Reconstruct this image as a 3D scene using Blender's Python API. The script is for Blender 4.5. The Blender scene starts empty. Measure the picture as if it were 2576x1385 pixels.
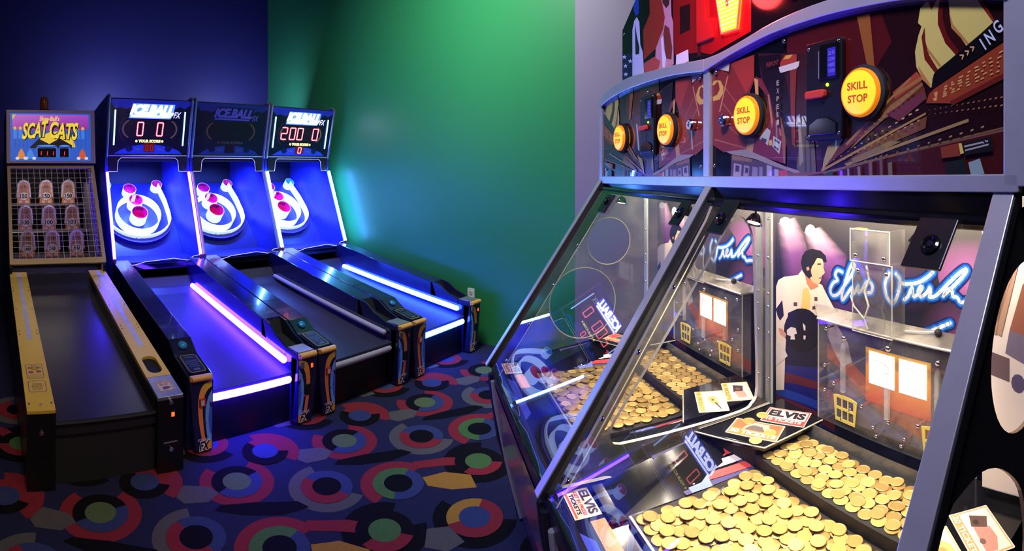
import bpy, bmesh, math, random
from mathutils import Vector, Matrix
from mathutils.geometry import tessellate_polygon

# ---------------------------------------------------------------- camera, world, lights, exposure
S = bpy.context.scene
COL = S.collection
EYE = 1.45
FOC = 1286.0
cam = bpy.data.cameras.new('camera')
cam.type = 'PANO'
cam.panorama_type = 'CENTRAL_CYLINDRICAL'
cam.central_cylindrical_range_u_min = -1288.0/FOC
cam.central_cylindrical_range_u_max = 1288.0/FOC
cam.central_cylindrical_range_v_min = (418.3-1385.0)/FOC
cam.central_cylindrical_range_v_max = 418.3/FOC
cam.central_cylindrical_radius = 1.0
cam.clip_start = 0.01
cam_o = bpy.data.objects.new('camera', cam)
cam_o.location = (0, 0, EYE)
cam_o.rotation_euler = (math.pi/2, 0, -(1288+11.28)/FOC)
COL.objects.link(cam_o)
S.camera = cam_o

S.view_settings.view_transform = 'Standard'
S.view_settings.look = 'None'
S.view_settings.exposure = 0.0
S.view_settings.gamma = 1.0
S.view_settings.use_curve_mapping = False
S.cycles.max_bounces = 10
S.cycles.transparent_max_bounces = 24
S.cycles.glossy_bounces = 4
S.cycles.diffuse_bounces = 3
S.cycles.caustics_reflective = False
S.cycles.caustics_refractive = False
S.cycles.sample_clamp_indirect = 4.0

wd = bpy.data.worlds.new('room_ambient')
S.world = wd
wd.use_nodes = True
wd.node_tree.nodes['Background'].inputs[0].default_value = (0.55, 0.45, 0.75, 1)
wd.node_tree.nodes['Background'].inputs[1].default_value = 0.022

def area(name, loc, target, size, power, color, spread=math.pi, size_y=None):
    l = bpy.data.lights.new(name, 'AREA')
    l.energy = power; l.color = color; l.size = size; l.spread = spread
    if size_y: l.shape = 'RECTANGLE'; l.size_y = size_y
    o = bpy.data.objects.new(name, l); COL.objects.link(o)
    o.location = loc
    o.rotation_euler = (Vector(target)-Vector(loc)).to_track_quat('-Z', 'Y').to_euler()
    return o

# the hall's ceiling lamps (above the frame)
area('ceiling_lamp', (2.0, 2.0, 3.75), (3.33, 2.5, 1.9), 0.5, 44, (0.9, 1.0, 0.95), math.radians(115))
area('ceiling_lamp', (0.2, 0.2, 3.75), (0.40, 2.9, 0.9), 0.7, 8.0, (1.0, 0.82, 0.70), math.radians(62))
area('ceiling_lamp', (-0.6, 0.6, 3.7), (1.5, 0.2, 1.6), 0.8, 21, (0.70, 0.70, 1.0), math.radians(60))

# ---------------------------------------------------------------- helpers
def lin(c):
    r = []
    for v in c[:3]:
        v = v/255.0
        r.append(v/12.92 if v <= 0.04045 else ((v+0.055)/1.055)**2.4)
    return r
def rgb(r, g, b): return lin((r, g, b))

MATS = {}
def mat(name, color=(0.5, 0.5, 0.5), rough=0.5, metal=0.0, emit=None, power=0.0, grain=0.0, gscale=60.0, bump=0.0, coat=0.0, spec=0.5, vary=0.0):
    if name in MATS: return MATS[name]
    m = bpy.data.materials.new(name); m.use_nodes = True
    n = m.node_tree.nodes; L = m.node_tree.links
    b = n['Principled BSDF']
    b.inputs['Base Color'].default_value = (*color[:3], 1)
    b.inputs['Roughness'].default_value = rough
    b.inputs['Metallic'].default_value = metal
    b.inputs['Specular IOR Level'].default_value = spec
    b.inputs['Coat Weight'].default_value = coat
    b.inputs['Coat Roughness'].default_value = 0.05
    if emit is not None:
        b.inputs['Emission Color'].default_value = (*emit[:3], 1)
        b.inputs['Emission Strength'].default_value = power
    if grain or bump:
        tc = n.new('ShaderNodeTexCoord'); nz = n.new('ShaderNodeTexNoise')
        nz.inputs['Scale'].default_value = gscale; nz.inputs['Detail'].default_value = 3
        L.new(tc.outputs['Object'], nz.inputs['Vector'])
        if grain:
            mr = n.new('ShaderNodeMapRange')
            mr.inputs['To Min'].default_value = 1-grain; mr.inputs['To Max'].default_value = 1+grain
            L.new(nz.outputs['Fac'], mr.inputs['Value'])
            mx = n.new('ShaderNodeMix'); mx.data_type = 'RGBA'; mx.blend_type = 'MULTIPLY'
            mx.inputs['Factor'].default_value = 1
            mx.inputs['A'].default_value = (*color[:3], 1)
            L.new(mr.outputs['Result'], mx.inputs['B'])
            L.new(mx.outputs['Result'], b.inputs['Base Color'])
        if bump:
            bp = n.new('ShaderNodeBump'); bp.inputs['Strength'].default_value = bump; bp.inputs['Distance'].default_value = 0.002
            L.new(nz.outputs['Fac'], bp.inputs['Height']); L.new(bp.outputs['Normal'], b.inputs['Normal'])
    if vary:
        oi = n.new('ShaderNodeObjectInfo'); cr = n.new('ShaderNodeValToRGB')
        cr.color_ramp.elements[0].color = (*[c*(1-vary) for c in color[:3]], 1)
        cr.color_ramp.elements[1].color = (*[min(1, c*(1+vary*0.5)) for c in color[:3]], 1)
        L.new(oi.outputs['Random'], cr.inputs['Fac']); L.new(cr.outputs['Color'], b.inputs['Base Color'])
    MATS[name] = m
    return m

def ink_mat(name, rough=0.4, coat=0.0, glow=0.0, gain=1.0, grain=0.0):
    """printed sheet: the colours come from the polygons of the print"""
    if name in MATS: return MATS[name]
    m = bpy.data.materials.new(name); m.use_nodes = True
    n = m.node_tree.nodes; L = m.node_tree.links
    b = n['Principled BSDF']
    a = n.new('ShaderNodeAttribute'); a.attribute_name = 'ink'
    src = a.outputs['Color']
    if gain != 1.0 or grain:
        mx = n.new('ShaderNodeMix'); mx.data_type = 'RGBA'; mx.blend_type = 'MULTIPLY'; mx.inputs['Factor'].default_value = 1
        L.new(src, mx.inputs['A']); mx.inputs['B'].default_value = (gain, gain, gain, 1)
        if grain:
            tc = n.new('ShaderNodeTexCoord'); nz = n.new('ShaderNodeTexNoise'); nz.inputs['Scale'].default_value = 90; nz.inputs['Detail'].default_value = 4
            mr = n.new('ShaderNodeMapRange'); mr.inputs['To Min'].default_value = gain*(1-grain); mr.inputs['To Max'].default_value = gain*(1+grain)
            L.new(tc.outputs['Object'], nz.inputs['Vector']); L.new(nz.outputs['Fac'], mr.inputs['Value']); L.new(mr.outputs['Result'], mx.inputs['B'])
        src = mx.outputs['Result']
    L.new(src, b.inputs['Base Color'])
    b.inputs['Roughness'].default_value = rough
    b.inputs['Coat Weight'].default_value = coat; b.inputs['Coat Roughness'].default_value = 0.02
    if glow:
        L.new(src, b.inputs['Emission Color']); b.inputs['Emission Strength'].default_value = glow
    MATS[name] = m
    return m

def glass_mat(name, tint=(1, 1, 1), ior=1.5, haze=0.0, hazecol=(0.5, 0.5, 0.5), refl=1.0, rough=0.0):
    """clear acrylic sheet: lets light straight through, mirrors by Fresnel, a little dust haze"""
    if name in MATS: return MATS[name]
    m = bpy.data.materials.new(name); m.use_nodes = True
    n = m.node_tree.nodes; L = m.node_tree.links
    n.remove(n['Principled BSDF'])
    out = n['Material Output']
    tr = n.new('ShaderNodeBsdfTransparent'); tr.inputs[0].default_value = (*tint, 1)
    gl = n.new('ShaderNodeBsdfGlossy'); gl.inputs['Roughness'].default_value = rough
    fr = n.new('ShaderNodeFresnel')
    ge = n.new('ShaderNodeNewGeometry'); sw = n.new('ShaderNodeMapRange')     # the same mirror strength from both sides of the sheet
    sw.inputs['To Min'].default_value = ior; sw.inputs['To Max'].default_value = 1.0/ior
    L.new(ge.outputs['Backfacing'], sw.inputs['Value']); L.new(sw.outputs['Result'], fr.inputs['IOR'])
    mu = n.new('ShaderNodeMath'); mu.operation = 'MULTIPLY'; mu.inputs[1].default_value = refl; mu.use_clamp = True
    L.new(fr.outputs[0], mu.inputs[0])
    mx = n.new('ShaderNodeMixShader')
    L.new(mu.outputs[0], mx.inputs[0]); L.new(tr.outputs[0], mx.inputs[1]); L.new(gl.outputs[0], mx.inputs[2])
    last = mx
    if haze:
        df = n.new('ShaderNodeBsdfDiffuse'); df.inputs[0].default_value = (*hazecol, 1)
        tc = n.new('ShaderNodeTexCoord'); nz = n.new('ShaderNodeTexNoise'); nz.inputs['Scale'].default_value = 9; nz.inputs['Detail'].default_value = 5
        mr = n.new('ShaderNodeMapRange'); mr.inputs['From Min'].default_value = 0.35; mr.inputs['From Max'].default_value = 0.75
        mr.inputs['To Min'].default_value = haze*0.3; mr.inputs['To Max'].default_value = haze*1.7
        L.new(tc.outputs['Object'], nz.inputs['Vector']); L.new(nz.outputs['Fac'], mr.inputs['Value'])
        m2 = n.new('ShaderNodeMixShader')
        L.new(mr.outputs[0], m2.inputs[0]); L.new(mx.outputs[0], m2.inputs[1]); L.new(df.outputs[0], m2.inputs[2])
        last = m2
    L.new(last.outputs[0], out.inputs['Surface'])
    MATS[name] = m
    return m

class MB:
    """collects shapes into one mesh"""
    def __init__(s): s.v = []; s.f = []; s.m = []; s.c = []
    def add(s, verts, faces, mi=0, col=None):
        o = len(s.v); s.v += [tuple(v) for v in verts]
        for f in faces: s.f.append([o+i for i in f]); s.m.append(mi); s.c.append(col)
        return s
    def box(s, a, b, mi=0, T=None):
        x0, y0, z0 = a; x1, y1, z1 = b
        v = [Vector(p) for p in ((x0,y0,z0),(x1,y0,z0),(x1,y1,z0),(x0,y1,z0),(x0,y0,z1),(x1,y0,z1),(x1,y1,z1),(x0,y1,z1))]
        if T: v = [T @ p for p in v]
        return s.add(v, [(3,2,1,0),(4,5,6,7),(0,1,5,4),(1,2,6,5),(2,3,7,6),(3,0,4,7)], mi)
    def prism(s, pts, fn, h0, h1, mi=0, cap=None):
        """2D outline pts, fn(p, q, h) -> 3D"""
        n = len(pts)
        v = [fn(p[0], p[1], h0) for p in pts]+[fn(p[0], p[1], h1) for p in pts]
        s.add(v, [list(range(n))[::-1]], mi if cap is None else cap)
        o = len(s.v)-2*n
        s.f.append([o+n+i for i in range(n)]); s.m.append(mi if cap is None else cap); s.c.append(None)
        for i in range(n):
            j = (i+1) % n
            s.f.append([o+i, o+j, o+n+j, o+n+i]); s.m.append(mi); s.c.append(None)
        return s
    def cyl(s, p0, p1, r0, r1=None, n=16, mi=0, caps=True, mi_cap=None):
        p0, p1 = Vector(p0), Vector(p1); r1 = r0 if r1 is None else r1
        d = (p1-p0).normalized()
        a = d.orthogonal().normalized(); b = d.cross(a)
        v = []
        for p, r in ((p0, r0), (p1, r1)):
            for i in range(n):
                t = 2*math.pi*i/n; v.append(p+(a*math.cos(t)+b*math.sin(t))*r)
        f = [(i, (i+1) % n, n+(i+1) % n, n+i) for i in range(n)]
        s.add(v, f, mi)
        if caps:
            o = len(s.v)-2*n; c = mi if mi_cap is None else mi_cap
            s.f.append([o+i for i in range(n)][::-1]); s.m.append(c); s.c.append(None)
            s.f.append([o+n+i for i in range(n)]); s.m.append(c); s.c.append(None)
        return s
    def lathe(s, prof, origin, axis, n=24, mi=0, arc=None):
        """prof: [(radius, height)...] turned about axis from origin"""
        o3 = Vector(origin); d = Vector(axis).normalized(); a = d.orthogonal().normalized(); b = d.cross(a)
        v = []
        for r, h in prof:
            for i in range(n):
                t = 2*math.pi*i/n; v.append(o3+d*h+(a*math.cos(t)+b*math.sin(t))*r)
        f = []
        for k in range(len(prof)-1):
            for i in range(n):
                f.append((k*n+i, k*n+(i+1) % n, (k+1)*n+(i+1) % n, (k+1)*n+i))
        return s.add(v, f, mi)
    def tube(s, path, r, n=8, mi=0, closed=False, flat=None):
        P = [Vector(p) for p in path]; N = len(P); rings = []
        up = None
        for i in range(N):
            if closed: d = P[(i+1) % N]-P[i-1]
            else: d = P[min(i+1, N-1)]-P[max(i-1, 0)]
            d.normalize()
            if up is None: up = d.orthogonal().normalized()
            up = (up-d*up.dot(d)).normalized(); b = d.cross(up)
            rings.append([P[i]+(up*math.cos(2*math.pi*k/n)+b*math.sin(2*math.pi*k/n))*r for k in range(n)])
        v = [q for ring in rings for q in ring]; f = []
        for i in range(N if closed else N-1):
            j = (i+1) % N
            for k in range(n):
                f.append((i*n+k, i*n+(k+1) % n, j*n+(k+1) % n, j*n+k))
        if not closed: f += [list(range(n))[::-1], [(N-1)*n+k for k in range(n)]]
        return s.add(v, f, mi)
    def sphere(s, c, r, n=12, m=8, mi=0, half=None, axis=(0,0,1), squash=1.0):
        t1 = math.pi/2 if half else math.pi
        prof = [(max(r*math.sin(t1*i/m), 1e-4), r*squash*math.cos(t1*i/m)) for i in range(m+1)][::-1]
        return s.lathe(prof, c, axis, n, mi)
    def plate(s, outer, holes, fn, h0, h1, mi=0, mi_edge=None):
        """flat plate with holes"""
        e = mi if mi_edge is None else mi_edge
        loops = [outer]+list(holes)
        tris = tessellate_polygon([[Vector((p[0], p[1], 0)) for p in l] for l in loops])
        flat = [p for l in loops for p in l]; n = len(flat)
        v = [fn(p[0], p[1], h0) for p in flat]+[fn(p[0], p[1], h1) for p in flat]
        s.add(v, [], mi); o = len(s.v)-2*n
        for t in tris:
            s.f.append([o+t[0], o+t[1], o+t[2]]); s.m.append(mi); s.c.append(None)
            s.f.append([o+n+t[2], o+n+t[1], o+n+t[0]]); s.m.append(mi); s.c.append(None)
        k = 0
        for l in loops:
            for i in range(len(l)):
                j = (i+1) % len(l)
                s.f.append([o+k+i, o+k+j, o+n+k+j, o+n+k+i]); s.m.append(e); s.c.append(None)
            k += len(l)
        return s
    def ink(s, polys, fn, h0=0.0002, step=6e-5, clip=None, mi=0, shade=1.0):
        """layers of printed colour; fn(u, v, h) -> 3D"""
        h = h0
        for c, pts in polys:
            if clip: pts = clip_poly(pts, clip)
            if len(pts) < 3: continue
            h += step
            cl = c if c and isinstance(c[0], (tuple, list)) else lin(c)
            s.add([fn(p[0], p[1], h) for p in pts], [list(range(len(pts)))], mi, cl)
        return h
    def build(s, name, mats, parent=None, smooth=False, bevel=0.0, loc=None, sharp=38):
        me = bpy.data.meshes.new(name)
        me.from_pydata([tuple(v) for v in s.v], [], s.f)
        if not isinstance(mats, (list, tuple)): mats = [mats]
        for m in mats: me.materials.append(m)
        me.polygons.foreach_set('material_index', s.m)
        if any(c is not None for c in s.c):
            at = me.color_attributes.new('ink', 'FLOAT_COLOR', 'CORNER')
            i = 0
            buf = []
            for p, c in zip(me.polygons, s.c):
                for k in range(p.loop_total):
                    cc = c if c is not None else (0.5, 0.5, 0.5)
                    if isinstance(cc[0], (tuple, list)): cc = cc[k % len(cc)]
                    buf += [cc[0], cc[1], cc[2], 1.0]
            at.data.foreach_set('color', buf)
        me.update()
        if not any(c is not None for c in s.c):
            bm = bmesh.new(); bm.from_mesh(me); bmesh.ops.recalc_face_normals(bm, faces=bm.faces)
            if bevel:
                es = [e for e in bm.edges if len(e.link_faces) == 2 and e.calc_face_angle(0) > 0.6]
                bmesh.ops.bevel(bm, geom=es, offset=bevel, segments=2, affect='EDGES', profile=0.5)
            bm.to_mesh(me); bm.free()
        if smooth:
            me.shade_smooth(); me.set_sharp_from_angle(angle=math.radians(sharp))
        o = bpy.data.objects.new(name, me); COL.objects.link(o)
        if parent: o.parent = parent
        if loc: o.location = loc
        return o

def clip_poly(pts, clip):
    def area2(P): return sum(P[i][0]*P[(i+1) % len(P)][1]-P[(i+1) % len(P)][0]*P[i][1] for i in range(len(P)))
    if area2(clip) < 0: clip = clip[::-1]
    out = list(pts)
    for i in range(len(clip)):
        a, b = clip[i], clip[(i+1) % len(clip)]
        side = lambda p: (b[0]-a[0])*(p[1]-a[1])-(b[1]-a[1])*(p[0]-a[0])
        inp, out = out, []
        for j in range(len(inp)):
            p, q = inp[j], inp[(j+1) % len(inp)]
            sp, sq = side(p), side(q)
            if sp >= 0: out.append(p)
            if (sp >= 0) != (sq >= 0):
                t = sp/(sp-sq); out.append((p[0]+(q[0]-p[0])*t, p[1]+(q[1]-p[1])*t))
        if not out: return []
    return out

_TXT = {}
def text_shape(s, bold=0.0, shear=0.0, space=1.0):
    key = (s, bold, shear, space)
    if key in _TXT: return _TXT[key]
    cu = bpy.data.curves.new('lettering', 'FONT')
    cu.body = s; cu.size = 1; cu.offset = bold; cu.shear = shear; cu.resolution_u = 3; cu.space_character = space
    o = bpy.data.objects.new('lettering', cu); COL.objects.link(o)
    dg = bpy.context.evaluated_depsgraph_get(); ev = o.evaluated_get(dg); me = ev.to_mesh()
    v = [(p.co.x, p.co.y) for p in me.vertices]; f = [list(p.vertices) for p in me.polygons]
    ev.to_mesh_clear(); bpy.data.objects.remove(o); bpy.data.curves.remove(cu)
    if v:
        x0 = min(p[0] for p in v); x1 = max(p[0] for p in v); y0 = min(p[1] for p in v); y1 = max(p[1] for p in v)
        v = [((p[0]-x0)/max(x1-x0, 1e-6), (p[1]-y0)/max(y1-y0, 1e-6)) for p in v]
    _TXT[key] = (v, f)
    return _TXT[key]

def text_into(mb, s, fn, x0, y0, x1, y1, h, col=None, mi=0, bold=0.0, shear=0.0, thick=0.0, space=1.0, warp=None):
    """write s into the rectangle (x0,y0)-(x1,y1) of the surface fn"""
    v, f = text_shape(s, bold, shear, space)
    w = warp or (lambda a, b: (x0+(x1-x0)*a, y0+(y1-y0)*b))
    P = [w(a, b) for a, b in v]
    mb.add([fn(p[0], p[1], h) for p in P], f, mi, lin(col) if col else None)
    if thick:
        n = len(v); base = len(mb.v)-n
        mb.add([fn(p[0], p[1], h-thick) for p in P], [], mi)
        cnt = {}
        for q in f:
            for i in range(len(q)):
                a, b = q[i], q[(i+1) % len(q)]
                k = (min(a, b), max(a, b)); cnt.setdefault(k, []).append((a, b))
        for k, e in cnt.items():
            if len(e) == 1:
                a, b = e[0]
                mb.f.append([base+a, base+b, base+n+b, base+n+a]); mb.m.append(mi); mb.c.append(lin(col) if col else None)

def circle(cx, cy, rx, ry=None, n=32, a0=0.0, a1=2*math.pi, full=True):
    ry = rx if ry is None else ry
    k = n if full else n+1
    return [(cx+rx*math.cos(a0+(a1-a0)*i/n), cy+ry*math.sin(a0+(a1-a0)*i/n)) for i in range(k)]
def arcband(cx, cy, r0, r1, a0, a1, n=14):
    return circle(cx, cy, r1, n=n, a0=a0, a1=a1, full=False)+circle(cx, cy, r0, n=n, a0=a0, a1=a1, full=False)[::-1]
def rrect(x0, y0, x1, y1, r, n=4):
    P = []
    for cx, cy, a in ((x1-r, y1-r, 0), (x0+r, y1-r, 90), (x0+r, y0+r, 180), (x1-r, y0+r, 270)):
        for i in range(n+1):
            t = math.radians(a+90*i/n); P.append((cx+r*math.cos(t), cy+r*math.sin(t)))
    return P
def ribbon(pts, w, close=False):
    """outline of a stroke of width w along pts, as quads and joints"""
    out = []
    for i in range(len(pts)-1):
        (x0, y0), (x1, y1) = pts[i], pts[i+1]
        L = math.hypot(x1-x0, y1-y0) or 1e-6; nx, ny = -(y1-y0)/L*w/2, (x1-x0)/L*w/2
        out.append([(x0+nx, y0+ny), (x1+nx, y1+ny), (x1-nx, y1-ny), (x0-nx, y0-ny)])
    for p in pts: out.append(circle(p[0], p[1], w/2, n=10))
    return out
def smooth_path(pts, k=4):
    out = []
    n = len(pts)
    for i in range(n-1):
        p0, p1, p2, p3 = pts[max(i-1, 0)], pts[i], pts[i+1], pts[min(i+2, n-1)]
        for j in range(k):
            t = j/k
            out.append(tuple(0.5*(2*p1[a]+(p2[a]-p0[a])*t+(2*p0[a]-5*p1[a]+4*p2[a]-p3[a])*t*t+(3*p1[a]-p0[a]-3*p2[a]+p3[a])*t**3) for a in range(len(p1))))
    out.append(tuple(pts[-1]))
    return out

def thing(name, label, cat, loc=(0, 0, 0), rot=0.0, group=None):
    o = bpy.data.objects.new(name, None); COL.objects.link(o)
    o.empty_display_size = 0.1
    o.location = loc; o.rotation_euler = (0, 0, rot)
    o['label'] = label; o['category'] = cat
    if group: o['group'] = group
    return o
def structure(o): o['kind'] = 'structure'; return o

XYZ = lambda x, y, z: Vector((x, y, z))
YZX = lambda y, z, x: Vector((x, y, z))      # side profiles, pushed along x
XZY = lambda x, z, y: Vector((x, y, z))      # fronts, pushed along y

# ---------------------------------------------------------------- shared materials
M_black = mat('black_laminate', rgb(16, 16, 20), 0.35, grain=0.25, gscale=40)
M_matte = mat('black_matte', rgb(13, 13, 16), 0.7)
M_rubber = mat('black_rubber', rgb(22, 22, 26), 0.55)
M_chrome = mat('chrome', (0.75, 0.75, 0.78), 0.15, 1.0)
M_alu = mat('brushed_aluminium', (0.62, 0.62, 0.68), 0.32, 0.9, grain=0.08, gscale=25)
M_steel = mat('worn_steel', (0.55, 0.55, 0.56), 0.38, 0.85, grain=0.2, gscale=30)
M_white = mat('white_plastic', (0.75, 0.75, 0.75), 0.4)
M_decal = ink_mat('printed_decal', 0.35)
M_acryl = glass_mat('clear_acrylic')
M_edge = mat('frosted_acrylic_edge', (0.46, 0.43, 0.36), 0.3)

# ---------------------------------------------------------------- room
XR, YB = 3.42, 5.80
wallg = mat('green_paint', rgb(44, 128, 74), 0.42, grain=0.05, gscale=160, bump=0.25, spec=0.4)
walln = mat('navy_paint', rgb(30, 28, 84), 0.55, grain=0.08, gscale=160, bump=0.25)
wallp = mat('mauve_grey_paint', rgb(134, 118, 138), 0.6, grain=0.05, gscale=160, bump=0.25)
structure(MB().box((-3.2, YB, 0), (XR+0.1, YB+0.1, 3.9)).build('wall_back', walln))
structure(MB().box((XR, 1.598, 0), (XR+0.1, YB, 3.9)).build('wall_right', wallg))
structure(MB().box((XR, -3.2, 0), (XR+0.1, 1.598, 3.9)).build('wall_front', wallp))
structure(MB().box((-3.2, -3.2, 3.9), (XR+0.1, YB+0.1, 4.0)).build('ceiling', mat('ceiling_tile', rgb(60, 58, 66), 0.9)))

def build_floor():
    """carpet: woven rings and loops, a repeat of 0.634 x 1.20 m"""
    blue, navy, red, black, grey, green, lime, orange = [(56, 66, 112), (40, 42, 74), (138, 44, 56), (18, 17, 22), (92, 88, 90), (76, 112, 66), (92, 110, 74), (172, 124, 54)]
    motif = {
        'A': [(0.100, 2.098), lime, (blue, black, 200, 370), red, (120, 402)],
        'B': [(0.131, 1.848), black, (red, blue, 110, 290), grey, (80, 300)],
        'C': [(0.391, 1.651), black, (green, blue, 20, 215), red, (5, 190)],
        'E': [(0.137, 1.475), green, (black, red, 300, 540), black, (30, 330)],
        'F': [(0.435, 1.251), blue, (red, orange, 150, 380), black, (90, 300)],
        'D': [(0.420, 2.260), blue, (black, red, 110, 330), red, (300, 450)],
    }
    motif['A'][0] = (0.437, 2.098); motif['D'][0] = (0.042, 2.25)
    R0, R1, R2 = 0.066, 0.118, 0.174
    tile = []
    rad = math.radians
    # wide loops first, then the rings
    for k, (c, core, ring, loop, span) in motif.items():
        tile.append((loop, [arcband(c[0], c[1], R1-0.004, R2, rad(span[0]), rad(span[1]), 18)]))
    tile.append((orange, [[(0.50, 1.60), (0.60, 1.55), (0.66, 1.44), (0.60, 1.36), (0.52, 1.44), (0.47, 1.54)]]))
    tile.append((black, [[(0.30, 1.98), (0.44, 1.93), (0.60, 1.84), (0.62, 1.78), (0.50, 1.80), (0.36, 1.88), (0.26, 1.96)]]))
    tile.append((grey, [[(0.20, 2.17), (0.30, 2.12), (0.33, 2.06), (0.26, 2.02), (0.16, 2.05), (0.14, 2.10)]]))
    tile.append((red, [[(0.56, 1.72), (0.70, 1.62), (0.76, 1.54), (0.72, 1.50), (0.62, 1.60), (0.54, 1.66)]]))
    tile.append((grey, [[(0.26, 1.36), (0.33, 1.30), (0.30, 1.20), (0.22, 1.22), (0.18, 1.30)]]))
    for k, (c, core, ring, loop, span) in motif.items():
        tile.append((ring[1], [circle(c[0], c[1], R1, n=28)]))
        tile.append((ring[0], [arcband(c[0], c[1], R0-0.004, R1, rad(ring[2]), rad(ring[3]), 16)]))
        tile.append((core, [circle(c[0], c[1], R0, n=22)]))
    mb = MB()
    x0, x1, y0, y1 = -3.2, XR, -3.2, YB
    mb.add([(x0, y0, 0), (x1, y0, 0), (x1, y1, 0), (x0, y1, 0)], [(0, 1, 2, 3)], 0, lin(navy))
    clip = [(x0, y0), (x1, y0), (x1, y1), (x0, y1)]
    h = 0.0
    for col, polys in tile:
        h += 0.00012
        for i in range(-2, 5):
            for j in range(-3, 2):
                for p in polys:
                    q = [(a+0.634*i, b+1.20*j) for a, b in p]
                    if max(t[0] for t in q) < -0.4 or min(t[0] for t in q) > 3.3 or max(t[1] for t in q) < 0.2 or min(t[1] for t in q) > 3.1: continue
                    q = clip_poly(q, clip)
                    if len(q) > 2: mb.add([(a, b, h) for a, b in q], [list(range(len(q)))], 0, lin(col))
    m = ink_mat('woven_carpet', 0.95, grain=0.5)
    m.node_tree.nodes['Noise Texture'].inputs['Scale'].default_value = 260
    m.node_tree.nodes['Principled BSDF'].inputs['Specular IOR Level'].default_value = 0.1
    o = mb.build('floor', m)
    return structure(o)
build_floor()

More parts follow.
